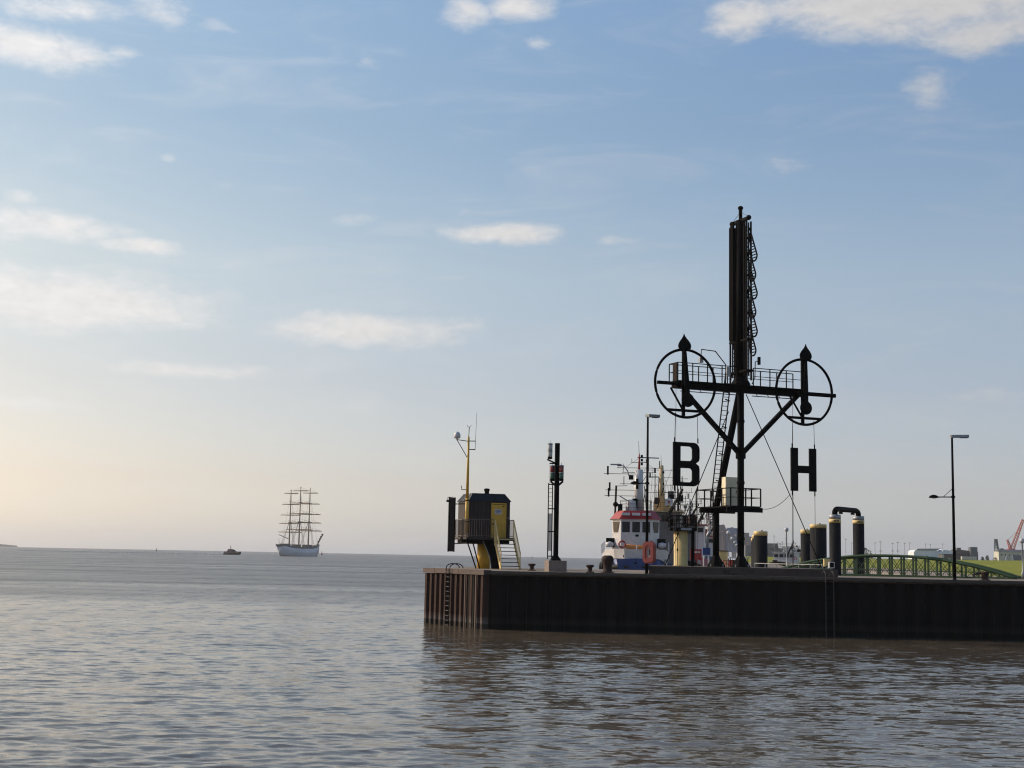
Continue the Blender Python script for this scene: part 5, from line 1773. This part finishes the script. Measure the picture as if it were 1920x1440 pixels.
# brick works
Y = 1040
t = far('brick_works', 'dark brick works with a square tower block', 'building', 1812, Y)
w_ = fm(1790, 1834, Y)
MB().prism([(-w_ / 2, 0, 0), (w_ / 2, 0, 0), (w_ / 2, 0, fh(1834, 1035, Y)), (w_ / 2 - 3, 0, fh(1834, 1034, Y)), (-w_ / 2 + 2, 0, fh(1800, 1030, Y)), (-w_ / 2, 0, fh(1790, 1034, Y))], (0, 12, 0)).build('works_body', BRICK, t)
MB().box((w_ * .28, -.2, fh(1826, 1037, Y)), (fm(1818, 1831, Y), 5, fh(1826, 1027.5, Y) * .9 - .2)).build('tower_block', HALL, t)
MB().box((-w_ * .28, 3, fh(1804, 1029, Y)), (fm(1801, 1808, Y), 4, 1.5)).build('roof_house', HALL, t)
MB().box((w_ * .05, -2, fh(1815, 1046.5, Y) / 1), (w_ * .62, 4, 2.4)).build('lean_to', PALEW, t)
for k in range(6):
    MB().box((-w_ * .40 + k * w_ * .12, -.15, fh(1812, 1040, Y)), (1.0, .3, 1.3)).build('window', GLASSD, t)
# long pale building right
Y = 1000
t = far('pale_long_house', 'long pale building with dark roof at the right edge', 'building', 1905, Y)
w_, h_ = fm(1881, 1945, Y), fh(1905, 1034.5, Y)
MB().box((0, 5, h_ / 2), (w_, 10, h_)).build('house_wall', PALEW, t)
MB().prism([(-w_ / 2 - .4, -.5, h_), (w_ / 2 + .4, -.5, h_), (w_ / 2, 2.5, h_ + 1.5), (-w_ / 2, 2.5, h_ + 1.5)], (0, 5.5, 0)).build('house_roof', HALL, t)
for k in range(8):
    MB().box((-w_ * .42 + k * w_ * .12, -.05, h_ * .68), (.7, .2, 1.0)).build('window', GLASSD, t)
MB().box((-w_ * .36, 4, h_ + 1.6), (2.6, 2.5, 1.2)).build('roof_house', HALL, t)
Y = 930
for i, px in enumerate((1887.5, 1898.5)):
    t = far('white_gable_tent', ('left' if i == 0 else 'right') + ' white gabled tent with a dark flank on the dike', 'tent', px, Y, 'gabled tents on the dike')
    w_, h_ = fm(0, 7.5, Y), fh(px, 1041, Y)
    MB().prism([(-w_ / 2, 0, 0), (w_ / 2, 0, 0), (0, 0, h_)], (0, .3, 0)).build('tent_gable', WHITE, t)
    MB().prism([(-w_ / 2, .35, .05), (w_ / 2, .35, .05), (0, .35, h_ + .1)], (3.0 if i == 0 else 8.5, 7, 0)).build('tent_roof', HALL, t)


def lattice(mb, p, q, w, n_, r):
    p, q = Vector(p), Vector(q)
    d, a_, b_ = mb._frame(p, q)
    cs_ = [(-1, -1), (1, -1), (1, 1), (-1, 1)]

    def pt(i, k, taper=.55):
        f_ = i / n_
        ww = w * (1 - taper * f_) / 2
        return p + (q - p) * f_ + a_ * cs_[k][0] * ww + b_ * cs_[k][1] * ww
    for k in range(4):
        mb.bar(pt(0, k), pt(n_, k), r)
        for i in range(n_):
            mb.bar(pt(i, k), pt(i + 1, (k + 1) % 4), r * .7)
    return mb


# cranes at the right
Y = 1250
t = far('lattice_crane', 'red lattice boom crane behind the pale building', 'crane', 1897, Y)
m_ = MB()
z0 = fh(1895, 1032, Y)
lattice(m_, (0, 0, z0), (fm(1896, 1919, Y), 0, fh(1918, 974, Y)), 3.2, 12, .42)
m_.build('boom', CRANER, t)
m_ = MB()
lattice(m_, (-.5, 0, z0), (-fm(1890, 1896, Y) - .6, 0, fh(1891, 1012, Y)), 2.2, 5, .4)
m_.build('gantry', CRANER, t)
MB().box((0, 1, z0 - 1.0), (6, 5, 5)).build('crane_cab', CRANER, t)
MB().box((-2, 1, z0 / 2), (9, 6, z0)).build('crane_base', HALL, t)
MB().tube((-fm(1890, 1896, Y), 0, fh(1891, 1012, Y)), (fm(1896, 1912, Y), 0, fh(1912, 992, Y)), .12, n=5).build('hoist_rope', ROPE, t)
Y = 1150
t = far('slate_crane', 'dark slate harbour crane with upright lattice jib', 'crane', 1872, Y)
m_ = MB()
lattice(m_, (-1.0, 0, 0), (-fm(1868, 1872, Y), 0, fh(1868, 1010.5, Y)), 4.0, 9, .4)
m_.build('jib', CRANEG, t)
m_ = MB()
lattice(m_, (2.5, 0, 0), (-fm(1868, 1872, Y), 0, fh(1868, 1012, Y)), 1.6, 9, .35)
m_.build('back_stay', CRANEG, t)
MB().box((2, 1, 2), (8, 5, 4)).build('crane_base', CRANEG, t)
MB().bar((3.5, 0, 3), (6, 0, 7), .6).build('counter_arm', CRANEG, t)


# tall light masts
for i, (px, pyt, Y, tw) in enumerate(((1641, 1018, 1150, 0), (1651, 1016, 1050, 1), (1674, 1019, 1120, 1), (1683.5, 1017, 1040, 1), (1696.5, 1018.5, 1120, 0), (1706, 1018, 1080, 0), (1586, 1011, 1100, 0), (1597, 1018, 1250, 0), (1451.5, 1005, 1150, 0), (1467, 1016, 1200, 0), (1492, 1018, 1250, 0), (1736, 1020, 1300, 0), (1745, 1021, 1300, 0), (1768, 1020, 1300, 0))):
    names = ['first', 'second', 'third', 'fourth', 'fifth', 'sixth']
    if i < 6:
        lab = names[i] + ' thin light mast counting right from the linked piles, left of the white hall'
    else:
        lab = ['thin light mast left in the gap between the linked piles', 'thin light mast right in the gap between the linked piles', 'thin mast above the grey hall, left of the globe lamp',
               'short thin mast above the grey hall, near the globe lamp', 'short thin mast right of the globe lamp', 'thin mast behind the white hall, left one', 'thin mast behind the white hall, middle one', 'thin mast behind the white hall, right one'][i - 6]
    t = far('light_mast', lab, 'light mast', px, Y, 'thin light masts on the far bank')
    h_ = fh(px, pyt, Y)
    MB().tube((0, 0, 0), (0, 0, h_), .24, .15, n=6).build('mast_pole', GREYM, t)
    MB().box((0, 0, h_), (1.5, .5, .45)).build('lamp_head', GREYM, t)
    if tw:
        z = fh(px, 1033, Y)
        MB().box((0, 0, z), (2.0, .6, .5)).build('lamp_head', GREYM, t)
# grey hall and container cranes behind the moorings
Y = 1350
t = far('grey_hall', 'long dark grey warehouse behind the piles', 'building', 1460, Y)
x0_, x1_ = fm(1460, 1398, Y), fm(1460, 1512, Y)
MB().prism([(x0_, 0, -1), (x1_, 0, -1), (x1_, 0, fh(1512, 1034, Y)), (fm(1460, 1470, Y), 0, fh(1470, 1029, Y)), (x0_, 0, fh(1398, 1022, Y))], (0, 40, 0)).build('hall_wall', HALL, t)
MB().box((-9, 5, fh(1440, 1024, Y)), (fm(1440, 1472, Y) , 12, 5.5)).build('upper_storey', HALL, t)
for k in range(7):
    MB().box((x0_ + 6 + k * 8, -.2, fh(1460, 1040, Y)), (4.5, .4, 3)).build('hall_door', BRICK, t)
for i, (px, Y, m_c, hpy, bpx, bpy_) in enumerate(((1345, 2300, CRANE, 992, 1329, 952), (1362, 2450, CRANE, 1002, 1352, 985), (1376, 2300, CRANEB, 998, 1369, 990), (1392, 2500, CRANE, 1006, 1384, 996), (1404, 2600, CRANE, 1014, 1409, 1012))):
    lab = ['mauve container crane with the tallest raised boom behind the tower legs', 'mauve container crane right of the tallest boom, second of the row', 'blue container crane between the tower legs', 'mauve container crane just left of the tower column', 'mauve container crane seen right of the tower column'][i]
    t = far('container_crane', lab, 'crane', px, Y, 'container cranes far behind the tower')
    hw, hh_ = 13.0, fh(px, hpy, Y)
    for s1_ in (-1, 1):
        for y_ in (0, 16):
            MB().box((s1_ * hw, y_, hh_ / 2), (2.6, 2.6, hh_)).build('crane_leg', m_c, t)
        MB().bar((-hw, 0 if s1_ < 0 else 16, hh_ * .25), (hw, 0 if s1_ < 0 else 16, hh_ * .92), 1.8).build('leg_brace', m_c, t)
    for z in (hh_ * .30, hh_ * .97):
        MB().box((0, 8, z), (2 * hw + 3, 19, 3.4)).build('portal_beam', m_c, t)
    b_ = MB()
    lattice(b_, (-4, 0, hh_ * .9), (fm(px, bpx, Y), 0, fh(bpx, bpy_, Y)), 15.0, 9, 2.4)
    b_.build('boom', m_c, t)
    MB().box((5, 8, hh_ + 3.5), (15, 12, 7)).build('machinery_house', m_c, t)
    for k in range(3):
        MB().box((-8 + k * 7, 2 + k, hh_ * .6), (5.5, 4, hh_ * .55)).build('container_stack', m_c, t)
# low trees and bushes on the dike
for i, (px, Y, w_, h_) in enumerate(((1622, 1100, 13, 9), (1634, 1120, 7, 5), (1842, 960, 3.2, 3.2), (1851, 960, 2.6, 4.2), (1866, 980, 4, 3.0))):
    lab = ['rounded dark tree clump just right of the linked piles', 'low dark bush right of the tree clump', 'left dark bush on the dike crest right of the brick works', 'middle taller dark bush on the dike crest', 'right dark bush at the foot of the slate crane'][i]
    t = far('dike_tree', lab, 'tree', px, Y, None)
    MB().tube((0, 0, 0), (0, 0, h_ * .5), .3, .15, n=6).build('trunk', WOOD, t)
    rnd = random.Random(50 + i)
    m_ = MB()
    for k in range(260):
        a_, rr_, zz_ = rnd.uniform(0, 6.28), math.sqrt(rnd.random()), rnd.random()
        rad = w_ / 2 * math.sqrt(max(0, 1 - (zz_ * 1.0) ** 2)) * rr_
        P = Vector((rad * math.cos(a_), rad * math.sin(a_), h_ * (.12 + .86 * zz_)))
        s_ = rnd.uniform(.35, .8) * h_ / 8 + .1
        d1 = Vector((rnd.uniform(-1, 1), rnd.uniform(-1, 1), rnd.uniform(-1, 1))) * s_
        d2 = Vector((rnd.uniform(-1, 1), rnd.uniform(-1, 1), rnd.uniform(-1, 1))) * s_
        m_._add([P - d1, P + d2, P + d1], [(0, 1, 2)])
    m_.build('crown', LEAF, t)

# ------------------------------------------------------------------ hazy air over the river and the harbour
hz_ = MB().box((0, 0, 46), (20400, 20400, 116)).build('haze', GREYM, kind='stuff')
hm = bpy.data.materials.new('thin_haze')
hm.use_nodes = True
hn = hm.node_tree.nodes
hn.remove(hn['Principled BSDF'])
pv = hn.new('ShaderNodeVolumePrincipled')
pv.inputs['Color'].default_value = (.93, .93, .95, 1)
pv.inputs['Density'].default_value = .00007
pv.inputs['Anisotropy'].default_value = .25
hm.node_tree.links.new(pv.outputs[0], hn['Material Output'].inputs['Volume'])
hz_.data.materials.clear()
hz_.data.materials.append(hm)
